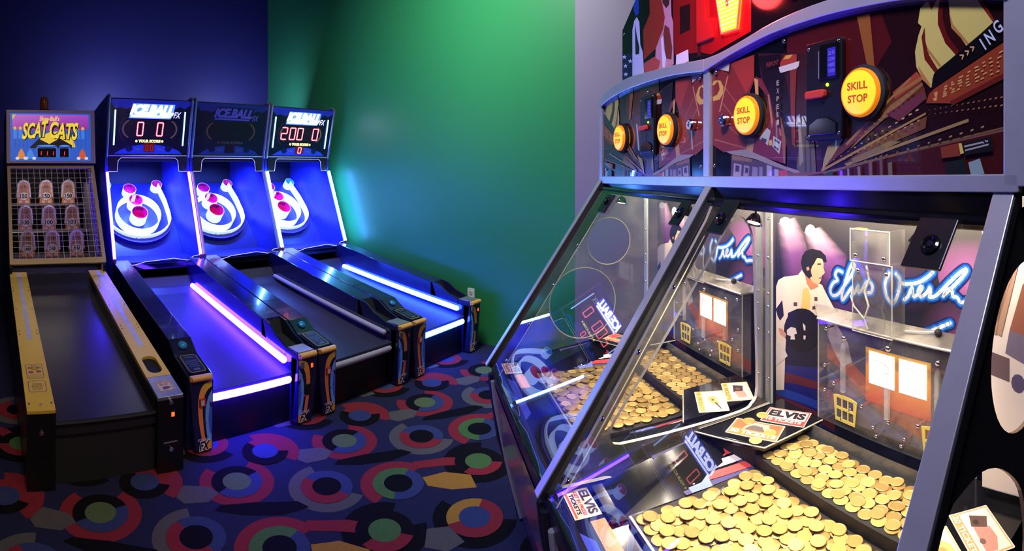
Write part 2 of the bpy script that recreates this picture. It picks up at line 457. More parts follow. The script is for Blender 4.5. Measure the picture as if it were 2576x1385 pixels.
# wall outlet
def outlet():
    t = thing('wall_outlet', 'white electrical outlet plate low on the green wall', 'outlet', (XR, 2.547, 0.377))
    f = lambda y, z, h: Vector((-h, y, z))
    MB().prism(rrect(-0.036, -0.058, 0.036, 0.058, 0.008), f, 0, 0.006).build('cover_plate', M_white, t, bevel=0.0015)
    for z in (-0.024, 0.024):
        s = MB(); s.prism(rrect(-0.017, z-0.014, 0.017, z+0.014, 0.006), f, 0.006, 0.008)
        so = s.build('socket', mat('socket_plastic', (0.6, 0.6, 0.6), 0.4), t)
        sl = MB()
        for y in (-0.006, 0.006): sl.box((-0.0086, y-0.0012, z-0.004), (-0.0081, y+0.0012, z+0.006))
        sl.build('slot', M_matte, so)
    MB().cyl((-0.006, 0, 0), (-0.0075, 0, 0), 0.003, n=10).build('screw', M_steel, t)
outlet()
PANEL_INK=[((30, 8, 10),[(0.322,1.813),(0.886,1.8),(0.886,1.43),(0.322,1.423)]),
((70, 14, 14),[(0.322,1.78),(0.587,1.793),(0.628,1.697),(0.587,1.648),(0.505,1.54),(0.322,1.518)]),
((52, 20, 16),[(0.197,1.74),(0.213,1.737),(0.228,1.65),(0.259,1.574),(0.357,1.453),(0.436,1.434),(0.436,1.7)]),
((24, 8, 12),[(0.213,1.729),(0.299,1.722),(0.334,1.601),(0.344,1.499),(0.317,1.523),(0.259,1.608),(0.232,1.667)]),
((120, 38, 28),[(-0.007,1.725),(0.197,1.737),(0.197,1.672),(0.172,1.632),(0.191,1.529),(0.172,1.495),(0.062,1.489),(0.009,1.51)]),
((150, 48, 36),[(0.094,1.731),(0.197,1.736),(0.195,1.68),(0.164,1.64)]),
((70, 20, 18),[(0.018,1.731),(0.099,1.735),(0.09,1.702)]),
((190, 170, 150),[(0.026,1.727),(0.09,1.733),(0.084,1.71)]),
((190, 150, 70),[(0.018,1.695),(0.045,1.691),(0.06,1.671),(0.058,1.653),(0.041,1.638),(0.009,1.637),(0.006,1.649),(0.028,1.653),(0.041,1.666),(0.038,1.681),(0.031,1.69),(0.014,1.682),(0.004,1.683),(0.009,1.692)]),
((185, 120, 80),[(0.078,1.699),(0.083,1.698),(0.044,1.604),(0.038,1.604)]),
((150, 90, 60),[(0.014,1.529),(0.172,1.497),(0.172,1.494),(0.014,1.525)]),
((150, 90, 60),[(0.057,1.628),(0.172,1.53),(0.172,1.528),(0.055,1.625)]),
((150, 90, 60),[(0.071,1.667),(0.181,1.565),(0.181,1.563),(0.07,1.664)]),
((150, 90, 60),[(0.038,1.586),(0.172,1.512),(0.172,1.51),(0.037,1.583)]),
((105, 34, 40),[(0.201,1.681),(0.228,1.67),(0.259,1.628),(0.274,1.573),(0.317,1.519),(0.317,1.456),(0.259,1.468),(0.181,1.489),(0.191,1.529),(0.244,1.551),(0.251,1.623),(0.213,1.657)]),
((185, 140, 80),[(0.197,1.677),(0.213,1.67),(0.215,1.632),(0.203,1.629)]),
((165, 125, 80),[(0.172,1.53),(0.197,1.521),(0.191,1.486),(0.164,1.492)]),
((150, 105, 80),[(0.251,1.628),(0.257,1.628),(0.272,1.559),(0.267,1.543)]),
((150, 105, 80),[(0.281,1.597),(0.286,1.587),(0.303,1.524),(0.297,1.524)]),
((130, 80, 60),[(0.299,1.571),(0.304,1.562),(0.318,1.516),(0.317,1.456),(0.31,1.458)]),
((165, 160, 150),[(0.217,1.522),(0.248,1.546),(0.263,1.538),(0.252,1.502)]),
((60, 50, 50),[(0.228,1.523),(0.248,1.517),(0.244,1.508),(0.225,1.514)]),
((190, 150, 70),[(0.257,1.514),(0.268,1.516),(0.268,1.502),(0.256,1.502)]),
((165, 160, 150),[(0.273,1.525),(0.303,1.51),(0.295,1.48),(0.269,1.499)]),
((60, 50, 50),[(0.279,1.518),(0.297,1.509),(0.295,1.504),(0.277,1.513)]),
((60, 50, 50),[(0.276,1.501),(0.293,1.493),(0.291,1.488),(0.274,1.497)]),
((135, 120, 112),[(0.071,1.491),(0.164,1.495),(0.317,1.45),(0.383,1.437),(0.371,1.426),(0.197,1.47),(0.099,1.483)]),
((75, 55, 55),[(0.099,1.481),(0.197,1.468),(0.357,1.433),(0.357,1.425),(0.094,1.42)]),
((120, 85, 60),[(0.101,1.482),(0.189,1.469),(0.189,1.461),(0.103,1.467)]),
((150, 130, 140),[(0.11,1.459),(0.145,1.454),(0.141,1.423),(0.106,1.422)]),
((60, 40, 60),[(0.118,1.454),(0.136,1.451),(0.134,1.436),(0.116,1.436)]),
((140, 120, 135),[(0.156,1.454),(0.179,1.45),(0.174,1.423),(0.151,1.422)]),
((60, 40, 60),[(0.161,1.447),(0.174,1.446),(0.172,1.433),(0.159,1.433)]),
((130, 110, 130),[(0.191,1.45),(0.213,1.447),(0.211,1.423),(0.189,1.423)]),
((120, 110, 125),[(0.219,1.45),(0.232,1.448),(0.232,1.424),(0.218,1.423)]),
((150, 140, 140),[(0.248,1.454),(0.268,1.45),(0.266,1.424),(0.248,1.424)]),
((150, 140, 140),[(0.277,1.444),(0.294,1.442),(0.293,1.425),(0.277,1.424)]),
((120, 110, 110),[(0.299,1.439),(0.357,1.431),(0.357,1.425),(0.299,1.424)]),
((170, 60, 60),[(0.292,1.439),(0.324,1.442),(0.325,1.43),(0.299,1.425)]),
((115, 42, 30),[(0.334,1.683),(0.357,1.681),(0.352,1.599),(0.352,1.497),(0.341,1.502),(0.336,1.592)]),
((150, 50, 36),[(0.299,1.701),(0.317,1.716),(0.357,1.711),(0.357,1.678),(0.297,1.678)]),
((190, 140, 60),[(0.31,1.706),(0.32,1.714),(0.344,1.713),(0.334,1.705)]),
((190, 180, 170),[(0.294,1.69),(0.367,1.694),(0.364,1.682),(0.357,1.678),(0.301,1.675),(0.297,1.68)]),
((90, 80, 60),[(0.357,1.447),(0.377,1.566),(0.393,1.538),(0.412,1.541),(0.421,1.434),(0.371,1.433)]),
((130, 120, 100),[(0.361,1.569),(0.369,1.571),(0.38,1.462),(0.367,1.449)]),
((60, 55, 48),[(0.383,1.521),(0.388,1.52),(0.39,1.435),(0.385,1.435)]),
((60, 55, 48),[(0.399,1.531),(0.404,1.531),(0.406,1.436),(0.401,1.436)]),
((110, 70, 60),[(0.327,1.423),(0.322,1.433),(0.449,1.439),(0.875,1.516),(0.886,1.43)]),
((60, 16, 16),[(0.449,1.437),(0.886,1.514),(0.886,1.43),(0.351,1.423)]),
((130, 75, 32),[(0.54,1.762),(0.574,1.763),(0.587,1.65),(0.569,1.65)]),
((92, 44, 26),[(0.513,1.502),(0.687,1.631),(0.706,1.598),(0.712,1.577),(0.608,1.543),(0.436,1.441),(0.457,1.482)]),
((150, 60, 40),[(0.632,1.596),(0.689,1.631),(0.703,1.614),(0.638,1.582)]),
((140, 100, 52),[(0.509,1.499),(0.674,1.622),(0.676,1.618),(0.513,1.494)]),
((140, 100, 52),[(0.632,1.591),(0.698,1.62),(0.701,1.615),(0.628,1.583)]),
((130, 92, 50),[(0.628,1.572),(0.701,1.609),(0.703,1.604),(0.528,1.49),(0.521,1.487)]),
((100, 45, 55),[(0.615,1.554),(0.706,1.593),(0.709,1.577),(0.648,1.538)]),
((150, 110, 58),[(0.436,1.443),(0.709,1.552),(0.71,1.548),(0.44,1.438)]),
((110, 80, 50),[(0.436,1.437),(0.875,1.52),(0.875,1.517),(0.449,1.433)]),
((100, 60, 35),[(0.558,1.486),(0.712,1.545),(0.709,1.522),(0.505,1.455)]),
((140, 110, 70),[(0.505,1.455),(0.8,1.536),(0.801,1.53),(0.513,1.451)]),
((120, 96, 60),[(0.528,1.467),(0.628,1.501),(0.652,1.498),(0.528,1.455)]),
((150, 130, 72),[(0.444,1.461),(0.457,1.494),(0.505,1.511),(0.473,1.473),(0.44,1.44)]),
((185, 168, 88),[(0.697,1.75),(0.71,1.759),(0.738,1.768),(0.817,1.755),(0.82,1.744),(0.849,1.703),(0.801,1.669),(0.736,1.63),(0.727,1.622),(0.722,1.597),(0.703,1.613),(0.688,1.64),(0.685,1.669),(0.693,1.699),(0.7,1.715),(0.692,1.723)]),
((85, 18, 14),[(0.741,1.767),(0.757,1.765),(0.762,1.728),(0.771,1.702),(0.796,1.667),(0.774,1.653),(0.752,1.677),(0.736,1.714),(0.736,1.735)]),
((40, 10, 10),[(0.748,1.766),(0.757,1.765),(0.762,1.728),(0.771,1.702),(0.796,1.667),(0.782,1.657),(0.757,1.69),(0.746,1.724)]),
((95, 24, 16),[(0.707,1.713),(0.7,1.695),(0.707,1.652),(0.73,1.624),(0.736,1.63),(0.717,1.659),(0.709,1.685)]),
((110, 30, 20),[(0.816,1.755),(0.823,1.754),(0.852,1.706),(0.849,1.703),(0.82,1.743)]),
((160, 110, 55),[(0.76,1.735),(0.768,1.71),(0.802,1.67),(0.799,1.668),(0.765,1.703)]),
((160, 110, 55),[(0.713,1.674),(0.743,1.637),(0.74,1.634),(0.713,1.667)]),
((170, 110, 60),[(0.692,1.642),(0.72,1.604),(0.72,1.597),(0.7,1.617)]),
((110, 20, 14),[(0.713,1.772),(0.738,1.768),(0.722,1.743),(0.717,1.755)]),
((14, 10, 12),[(0.722,1.595),(0.725,1.615),(0.736,1.629),(0.857,1.706),(0.892,1.724),(0.892,1.682),(0.727,1.595)]),
((130, 52, 28),[(0.717,1.586),(0.727,1.594),(0.892,1.677),(0.892,1.615),(0.767,1.565),(0.71,1.569)]),
((95, 28, 20),[(0.762,1.569),(0.892,1.621),(0.892,1.611),(0.767,1.561)]),
((185, 140, 78),[(0.728,1.587),(0.735,1.59),(0.735,1.587),(0.728,1.584)]),
((185, 140, 78),[(0.729,1.584),(0.736,1.587),(0.736,1.584),(0.729,1.581)]),
((185, 140, 78),[(0.73,1.582),(0.735,1.583),(0.735,1.58),(0.73,1.579)]),
((185, 140, 78),[(0.726,1.577),(0.735,1.579),(0.735,1.576),(0.726,1.574)]),
((185, 140, 78),[(0.728,1.574),(0.734,1.576),(0.734,1.573),(0.728,1.571)]),
((185, 140, 78),[(0.75,1.598),(0.757,1.6),(0.757,1.597),(0.75,1.595)]),
((185, 140, 78),[(0.749,1.593),(0.756,1.595),(0.756,1.592),(0.749,1.59)]),
((185, 140, 78),[(0.748,1.588),(0.753,1.59),(0.753,1.587),(0.748,1.585)]),
((185, 140, 78),[(0.748,1.584),(0.756,1.587),(0.756,1.584),(0.748,1.581)]),
((185, 140, 78),[(0.747,1.58),(0.755,1.583),(0.755,1.58),(0.747,1.577)]),
((185, 140, 78),[(0.765,1.604),(0.769,1.606),(0.769,1.603),(0.765,1.601)]),
((185, 140, 78),[(0.765,1.6),(0.772,1.602),(0.772,1.599),(0.765,1.597)]),
((185, 140, 78),[(0.762,1.594),(0.766,1.595),(0.766,1.592),(0.762,1.591)]),
((185, 140, 78),[(0.766,1.591),(0.772,1.593),(0.772,1.59),(0.766,1.588)]),
((185, 140, 78),[(0.765,1.586),(0.773,1.589),(0.773,1.586),(0.765,1.583)]),
((185, 140, 78),[(0.781,1.612),(0.79,1.615),(0.79,1.612),(0.781,1.609)]),
((185, 140, 78),[(0.779,1.606),(0.787,1.608),(0.787,1.605),(0.779,1.603)]),
((185, 140, 78),[(0.779,1.601),(0.788,1.604),(0.788,1.601),(0.779,1.598)]),
((185, 140, 78),[(0.782,1.597),(0.787,1.598),(0.787,1.595),(0.782,1.594)]),
((185, 140, 78),[(0.777,1.59),(0.783,1.592),(0.783,1.589),(0.777,1.587)]),
((185, 140, 78),[(0.799,1.62),(0.805,1.622),(0.805,1.619),(0.799,1.617)]),
((185, 140, 78),[(0.797,1.613),(0.802,1.615),(0.802,1.612),(0.797,1.61)]),
((185, 140, 78),[(0.796,1.607),(0.802,1.609),(0.802,1.606),(0.796,1.604)]),
((185, 140, 78),[(0.795,1.601),(0.802,1.603),(0.802,1.601),(0.795,1.598)]),
((185, 140, 78),[(0.797,1.596),(0.805,1.599),(0.805,1.596),(0.797,1.593)]),
((185, 140, 78),[(0.813,1.627),(0.821,1.629),(0.821,1.626),(0.813,1.624)]),
((185, 140, 78),[(0.814,1.621),(0.823,1.624),(0.823,1.621),(0.814,1.618)]),
((185, 140, 78),[(0.813,1.614),(0.818,1.616),(0.818,1.613),(0.813,1.611)]),
((185, 140, 78),[(0.814,1.608),(0.823,1.611),(0.823,1.608),(0.814,1.605)]),
((185, 140, 78),[(0.815,1.602),(0.821,1.604),(0.821,1.601),(0.815,1.599)]),
((185, 140, 78),[(0.829,1.634),(0.834,1.636),(0.834,1.633),(0.829,1.631)]),
((185, 140, 78),[(0.83,1.628),(0.836,1.63),(0.836,1.627),(0.83,1.625)]),
((185, 140, 78),[(0.826,1.619),(0.831,1.621),(0.831,1.618),(0.826,1.616)]),
((185, 140, 78),[(0.83,1.614),(0.838,1.617),(0.838,1.614),(0.83,1.611)]),
((185, 140, 78),[(0.825,1.605),(0.832,1.608),(0.832,1.605),(0.825,1.603)]),
((185, 140, 78),[(0.842,1.64),(0.847,1.642),(0.847,1.639),(0.842,1.637)]),
((185, 140, 78),[(0.842,1.633),(0.849,1.635),(0.849,1.632),(0.842,1.63)]),
((185, 140, 78),[(0.845,1.627),(0.85,1.628),(0.85,1.626),(0.845,1.624)]),
((185, 140, 78),[(0.844,1.619),(0.848,1.62),(0.848,1.618),(0.844,1.616)]),
((185, 140, 78),[(0.844,1.612),(0.85,1.614),(0.85,1.611),(0.844,1.609)]),
((185, 140, 78),[(0.861,1.649),(0.869,1.652),(0.869,1.649),(0.861,1.646)]),
((185, 140, 78),[(0.858,1.64),(0.866,1.643),(0.866,1.64),(0.858,1.637)]),
((185, 140, 78),[(0.857,1.632),(0.861,1.633),(0.861,1.63),(0.857,1.629)]),
((185, 140, 78),[(0.859,1.625),(0.863,1.626),(0.863,1.623),(0.859,1.622)]),
((185, 140, 78),[(0.856,1.616),(0.862,1.618),(0.862,1.615),(0.856,1.613)]),
((185, 140, 78),[(0.874,1.655),(0.878,1.657),(0.878,1.654),(0.874,1.652)]),
((185, 140, 78),[(0.87,1.645),(0.878,1.648),(0.878,1.645),(0.87,1.643)]),
((185, 140, 78),[(0.872,1.638),(0.88,1.64),(0.88,1.638),(0.872,1.635)]),
((185, 140, 78),[(0.876,1.631),(0.881,1.633),(0.881,1.63),(0.876,1.628)]),
((185, 140, 78),[(0.873,1.622),(0.879,1.624),(0.879,1.621),(0.873,1.619)]),
((190, 150, 90),[(0.457,1.455),(0.46,1.456),(0.46,1.455),(0.457,1.454)]),
((170, 130, 80),[(0.469,1.451),(0.472,1.451),(0.472,1.45),(0.469,1.45)]),
((150, 120, 80),[(0.505,1.448),(0.508,1.449),(0.508,1.447),(0.505,1.446)]),
((150, 100, 70),[(0.524,1.498),(0.527,1.499),(0.527,1.498),(0.524,1.497)]),
((150, 100, 70),[(0.718,1.556),(0.72,1.556),(0.72,1.555),(0.718,1.555)]),
((150, 110, 70),[(0.718,1.548),(0.72,1.548),(0.72,1.547),(0.718,1.547)]),
((190, 150, 90),[(0.477,1.464),(0.481,1.465),(0.481,1.464),(0.477,1.463)]),
((170, 130, 80),[(0.489,1.458),(0.492,1.459),(0.492,1.458),(0.489,1.457)]),
((150, 120, 80),[(0.535,1.454),(0.538,1.455),(0.538,1.454),(0.535,1.453)]),
((150, 100, 70),[(0.537,1.506),(0.541,1.507),(0.541,1.506),(0.537,1.505)]),
((150, 100, 70),[(0.73,1.557),(0.733,1.557),(0.733,1.556),(0.73,1.556)]),
((150, 110, 70),[(0.73,1.548),(0.733,1.549),(0.733,1.548),(0.73,1.547)]),
((190, 150, 90),[(0.497,1.473),(0.501,1.474),(0.501,1.472),(0.497,1.471)]),
((170, 130, 80),[(0.508,1.466),(0.511,1.466),(0.511,1.465),(0.508,1.464)]),
((150, 120, 80),[(0.563,1.461),(0.567,1.462),(0.567,1.46),(0.563,1.459)]),
((150, 100, 70),[(0.55,1.514),(0.554,1.515),(0.554,1.514),(0.55,1.513)]),
((150, 100, 70),[(0.742,1.558),(0.745,1.559),(0.745,1.557),(0.742,1.557)]),
((150, 110, 70),[(0.742,1.549),(0.745,1.55),(0.745,1.549),(0.742,1.548)]),
((190, 150, 90),[(0.517,1.481),(0.521,1.482),(0.521,1.481),(0.517,1.48)]),
((170, 130, 80),[(0.527,1.473),(0.53,1.474),(0.53,1.472),(0.527,1.471)]),
((150, 120, 80),[(0.591,1.467),(0.595,1.468),(0.595,1.466),(0.591,1.465)]),
((150, 100, 70),[(0.563,1.522),(0.567,1.523),(0.567,1.521),(0.563,1.52)]),
((150, 100, 70),[(0.754,1.559),(0.757,1.56),(0.757,1.558),(0.754,1.558)]),
((150, 110, 70),[(0.754,1.55),(0.757,1.551),(0.757,1.549),(0.754,1.548)]),
((190, 150, 90),[(0.536,1.49),(0.54,1.491),(0.54,1.489),(0.536,1.488)]),
((170, 130, 80),[(0.545,1.48),(0.549,1.481),(0.549,1.479),(0.545,1.478)]),
((150, 120, 80),[(0.618,1.473),(0.622,1.474),(0.622,1.472),(0.618,1.471)]),
((150, 100, 70),[(0.575,1.529),(0.579,1.53),(0.579,1.529),(0.575,1.527)]),
((150, 100, 70),[(0.766,1.56),(0.769,1.561),(0.769,1.56),(0.766,1.559)]),
((150, 110, 70),[(0.766,1.55),(0.769,1.551),(0.769,1.55),(0.766,1.549)]),
((190, 150, 90),[(0.554,1.498),(0.559,1.499),(0.559,1.497),(0.554,1.496)]),
((170, 130, 80),[(0.563,1.487),(0.567,1.488),(0.567,1.486),(0.563,1.485)]),
((150, 120, 80),[(0.644,1.478),(0.648,1.48),(0.648,1.478),(0.644,1.476)]),
((150, 100, 70),[(0.587,1.537),(0.592,1.538),(0.592,1.536),(0.587,1.535)]),
((150, 100, 70),[(0.777,1.561),(0.781,1.562),(0.781,1.561),(0.777,1.56)]),
((150, 110, 70),[(0.777,1.551),(0.781,1.552),(0.781,1.55),(0.777,1.549)]),
((190, 150, 90),[(0.573,1.506),(0.577,1.507),(0.577,1.505),(0.573,1.503)]),
((170, 130, 80),[(0.58,1.493),(0.585,1.494),(0.585,1.493),(0.58,1.491)]),
((150, 120, 80),[(0.669,1.484),(0.674,1.485),(0.674,1.483),(0.669,1.482)]),
((150, 100, 70),[(0.599,1.544),(0.604,1.545),(0.604,1.543),(0.599,1.542)]),
((150, 100, 70),[(0.788,1.562),(0.792,1.564),(0.792,1.562),(0.788,1.561)]),
((150, 110, 70),[(0.788,1.552),(0.792,1.553),(0.792,1.551),(0.788,1.55)]),
((190, 150, 90),[(0.59,1.513),(0.596,1.515),(0.596,1.513),(0.59,1.511)]),
((170, 130, 80),[(0.598,1.5),(0.602,1.501),(0.602,1.499),(0.598,1.498)]),
((150, 120, 80),[(0.693,1.489),(0.698,1.491),(0.698,1.489),(0.693,1.487)]),
((150, 100, 70),[(0.611,1.551),(0.616,1.552),(0.616,1.55),(0.611,1.549)]),
((150, 100, 70),[(0.8,1.564),(0.804,1.565),(0.804,1.563),(0.8,1.562)]),
((150, 110, 70),[(0.8,1.552),(0.804,1.554),(0.804,1.552),(0.8,1.55)]),
((190, 150, 90),[(0.608,1.521),(0.613,1.522),(0.613,1.52),(0.608,1.519)]),
((170, 130, 80),[(0.614,1.506),(0.619,1.508),(0.619,1.506),(0.614,1.504)]),
((150, 120, 80),[(0.717,1.495),(0.722,1.496),(0.722,1.494),(0.717,1.492)]),
((150, 100, 70),[(0.623,1.558),(0.628,1.56),(0.628,1.557),(0.623,1.556)]),
((150, 100, 70),[(0.811,1.565),(0.815,1.566),(0.815,1.564),(0.811,1.563)]),
((150, 110, 70),[(0.811,1.553),(0.815,1.554),(0.815,1.552),(0.811,1.551)]),
((190, 150, 90),[(0.625,1.528),(0.631,1.53),(0.631,1.528),(0.625,1.526)]),
((170, 130, 80),[(0.631,1.513),(0.636,1.514),(0.636,1.512),(0.631,1.511)]),
((150, 120, 80),[(0.74,1.5),(0.746,1.502),(0.746,1.499),(0.74,1.497)]),
((150, 100, 70),[(0.635,1.565),(0.64,1.567),(0.64,1.564),(0.635,1.563)]),
((150, 100, 70),[(0.822,1.566),(0.826,1.567),(0.826,1.565),(0.822,1.564)]),
((150, 110, 70),[(0.822,1.554),(0.826,1.555),(0.826,1.553),(0.822,1.551)]),
((190, 150, 90),[(0.642,1.536),(0.648,1.537),(0.648,1.535),(0.642,1.533)]),
((170, 130, 80),[(0.647,1.519),(0.652,1.52),(0.652,1.518),(0.647,1.517)]),
((150, 120, 80),[(0.763,1.505),(0.769,1.507),(0.769,1.504),(0.763,1.502)]),
((150, 100, 70),[(0.646,1.572),(0.652,1.574),(0.652,1.571),(0.646,1.57)]),
((150, 100, 70),[(0.833,1.567),(0.837,1.568),(0.837,1.566),(0.833,1.565)]),
((150, 110, 70),[(0.833,1.554),(0.837,1.556),(0.837,1.554),(0.833,1.552)]),
((190, 150, 90),[(0.658,1.543),(0.664,1.545),(0.664,1.542),(0.658,1.54)]),
((170, 130, 80),[(0.663,1.525),(0.668,1.527),(0.668,1.524),(0.663,1.523)]),
((150, 120, 80),[(0.785,1.51),(0.791,1.512),(0.791,1.509),(0.785,1.507)]),
((150, 100, 70),[(0.657,1.579),(0.663,1.581),(0.663,1.578),(0.657,1.576)]),
((150, 100, 70),[(0.844,1.568),(0.848,1.57),(0.848,1.567),(0.844,1.566)]),
((150, 110, 70),[(0.844,1.555),(0.848,1.557),(0.848,1.554),(0.844,1.553)]),
((190, 150, 90),[(0.674,1.55),(0.681,1.552),(0.681,1.549),(0.674,1.547)]),
((170, 130, 80),[(0.678,1.531),(0.684,1.533),(0.684,1.53),(0.678,1.529)]),
((150, 120, 80),[(0.807,1.515),(0.813,1.517),(0.813,1.514),(0.807,1.512)]),
((150, 100, 70),[(0.668,1.586),(0.675,1.588),(0.675,1.585),(0.668,1.583)]),
((150, 100, 70),[(0.854,1.569),(0.859,1.571),(0.859,1.568),(0.854,1.567)]),
((150, 110, 70),[(0.854,1.556),(0.859,1.557),(0.859,1.555),(0.854,1.553)]),
((190, 150, 90),[(0.69,1.557),(0.697,1.559),(0.697,1.556),(0.69,1.554)]),
((170, 130, 80),[(0.694,1.537),(0.699,1.539),(0.699,1.536),(0.694,1.535)]),
((150, 120, 80),[(0.828,1.52),(0.834,1.522),(0.834,1.519),(0.828,1.517)]),
((150, 100, 70),[(0.679,1.593),(0.686,1.594),(0.686,1.591),(0.679,1.59)]),
((150, 100, 70),[(0.865,1.57),(0.87,1.572),(0.87,1.569),(0.865,1.568)]),
((150, 110, 70),[(0.865,1.556),(0.87,1.558),(0.87,1.555),(0.865,1.554)]),
((120, 50, 32),[(0.745,1.485),(0.786,1.493),(0.787,1.469),(0.748,1.465)]),
((190, 175, 80),[(0.783,1.491),(0.789,1.492),(0.794,1.474),(0.787,1.472)]),
((25, 22, 22),[(0.791,1.492),(0.849,1.503),(0.852,1.477),(0.797,1.47)]),
((150, 145, 140),[(0.794,1.487),(0.842,1.496),(0.842,1.493),(0.795,1.484)]),
((150, 145, 140),[(0.796,1.48),(0.843,1.49),(0.843,1.487),(0.796,1.477)]),
((22, 30, 24),[(0.757,1.457),(0.794,1.464),(0.805,1.429),(0.757,1.429)]),
((125, 145, 140),[(0.803,1.457),(0.826,1.464),(0.835,1.437),(0.808,1.435)]),
((100, 70, 50),[(0.604,1.471),(0.611,1.473),(0.613,1.427),(0.606,1.427)]),
((100, 90, 70),[(0.625,1.457),(0.635,1.459),(0.637,1.428),(0.627,1.427)]),
((120, 100, 80),[(0.547,1.449),(0.554,1.451),(0.556,1.426),(0.549,1.426)]),
((130, 120, 100),[(0.519,1.445),(0.524,1.446),(0.526,1.426),(0.52,1.426)]),
((110, 80, 70),[(0.576,1.46),(0.585,1.462),(0.587,1.427),(0.578,1.427)]),
((30, 60, 40),[(0.457,1.436),(0.477,1.44),(0.479,1.431),(0.459,1.43)])]
HEAD_INK=[((14, 12, 14),[(-0.773,2.029),(-0.643,2.117),(-0.476,2.206),(0.044,2.113),(0.147,2.076),(0.147,1.812),(-0.047,1.782),(-0.204,1.789),(-0.445,1.786),(-0.757,1.77)]),
((22, 20, 52),[(-0.765,1.926),(-0.601,1.893),(-0.597,1.778),(-0.741,1.771)]),
((30, 50, 140),[(-0.608,2.165),(-0.546,2.146),(-0.546,2.037),(-0.573,2.034),(-0.59,2.058)]),
((120, 36, 28),[(-0.463,2.147),(-0.369,2.116),(-0.331,1.98),(-0.347,1.932),(-0.398,1.874),(-0.501,1.851),(-0.507,1.964),(-0.451,2.011)]),
((165, 165, 195),[(-0.563,2.028),(-0.54,2.001),(-0.532,1.913),(-0.51,1.881),(-0.498,1.786),(-0.594,1.779),(-0.604,1.811),(-0.604,1.988),(-0.587,2.019)]),
((26, 22, 30),[(-0.58,2.008),(-0.563,1.955),(-0.54,1.904),(-0.543,1.88),(-0.576,1.885)]),
((165, 115, 135),[(-0.392,2.124),(-0.299,2.093),(-0.289,1.963),(-0.278,1.936),(-0.273,1.794),(-0.342,1.787),(-0.415,1.786),(-0.404,1.873),(-0.347,1.932),(-0.336,1.968)]),
((95, 40, 36),[(-0.336,1.942),(-0.304,1.922),(-0.283,1.851),(-0.289,1.812),(-0.331,1.824),(-0.347,1.913)]),
((60, 30, 26),[(-0.358,2.113),(-0.299,2.093),(-0.304,2.003),(-0.326,1.996),(-0.353,2.022)]),
((185, 180, 200),[(-0.364,1.899),(-0.347,1.906),(-0.344,1.861),(-0.326,1.826),(-0.336,1.789),(-0.353,1.797)]),
((150, 60, 60),[(-0.501,1.837),(-0.415,1.846),(-0.369,1.821),(-0.386,1.792),(-0.494,1.788)]),
((110, 14, 14),[(-0.281,2.113),(-0.105,2.078),(-0.105,1.802),(-0.268,1.823),(-0.276,1.935)]),
((30, 10, 12),[(-0.233,1.975),(-0.167,1.968),(-0.167,1.885),(-0.231,1.883)]),
((190, 180, 200),[(-0.256,1.821),(-0.179,1.825),(-0.175,1.786),(-0.258,1.786)]),
((120, 10, 12),[(-0.105,2.101),(0.147,2.076),(0.147,1.812),(-0.047,1.784),(-0.105,1.802)]),
((60, 8, 10),[(-0.122,1.828),(-0.105,1.825),(-0.101,1.792),(-0.122,1.789)]),
((170, 170, 200),[(-0.68,1.906),(-0.674,1.897),(-0.656,1.894),(-0.67,1.892),(-0.665,1.884),(-0.68,1.891),(-0.695,1.89),(-0.69,1.896),(-0.704,1.903),(-0.686,1.9)]),
((170, 170, 200),[(-0.669,1.867),(-0.663,1.859),(-0.645,1.856),(-0.659,1.854),(-0.654,1.846),(-0.669,1.853),(-0.684,1.851),(-0.678,1.857),(-0.693,1.864),(-0.675,1.861)]),
((170, 170, 200),[(-0.665,1.833),(-0.659,1.825),(-0.641,1.822),(-0.656,1.82),(-0.65,1.812),(-0.665,1.819),(-0.68,1.817),(-0.675,1.823),(-0.689,1.83),(-0.671,1.827)]),
((170, 170, 200),[(-0.726,1.859),(-0.719,1.851),(-0.701,1.847),(-0.716,1.845),(-0.71,1.837),(-0.726,1.844),(-0.741,1.842),(-0.736,1.849),(-0.751,1.856),(-0.732,1.853)]),
((170, 170, 200),[(-0.718,1.817),(-0.712,1.809),(-0.693,1.806),(-0.708,1.804),(-0.703,1.796),(-0.718,1.803),(-0.733,1.801),(-0.728,1.807),(-0.743,1.814),(-0.724,1.811)]),
((170, 170, 200),[(-0.622,1.878),(-0.616,1.87),(-0.599,1.866),(-0.612,1.865),(-0.608,1.857),(-0.622,1.864),(-0.636,1.862),(-0.631,1.868),(-0.645,1.875),(-0.627,1.872)]),
((170, 170, 200),[(-0.629,1.793),(-0.623,1.785),(-0.606,1.782),(-0.62,1.78),(-0.615,1.772),(-0.629,1.779),(-0.643,1.777),(-0.638,1.783),(-0.652,1.789),(-0.634,1.787)])]
LETTER_L=[(-0.118, 2.054), (-0.072, 2.049), (-0.067, 1.892), (-0.027, 1.889), (-0.027, 1.831), (-0.114, 1.831)]
LETTER_V=[(-0.008, 1.943), (0.041, 1.936), (0.046, 1.903), (0.052, 1.901), (0.057, 1.934), (0.111, 1.928), (0.094, 1.829), (0.019, 1.831)]
LETTER_I=[(0.295, 1.951), (0.338, 1.949), (0.338, 1.86), (0.295, 1.859)]
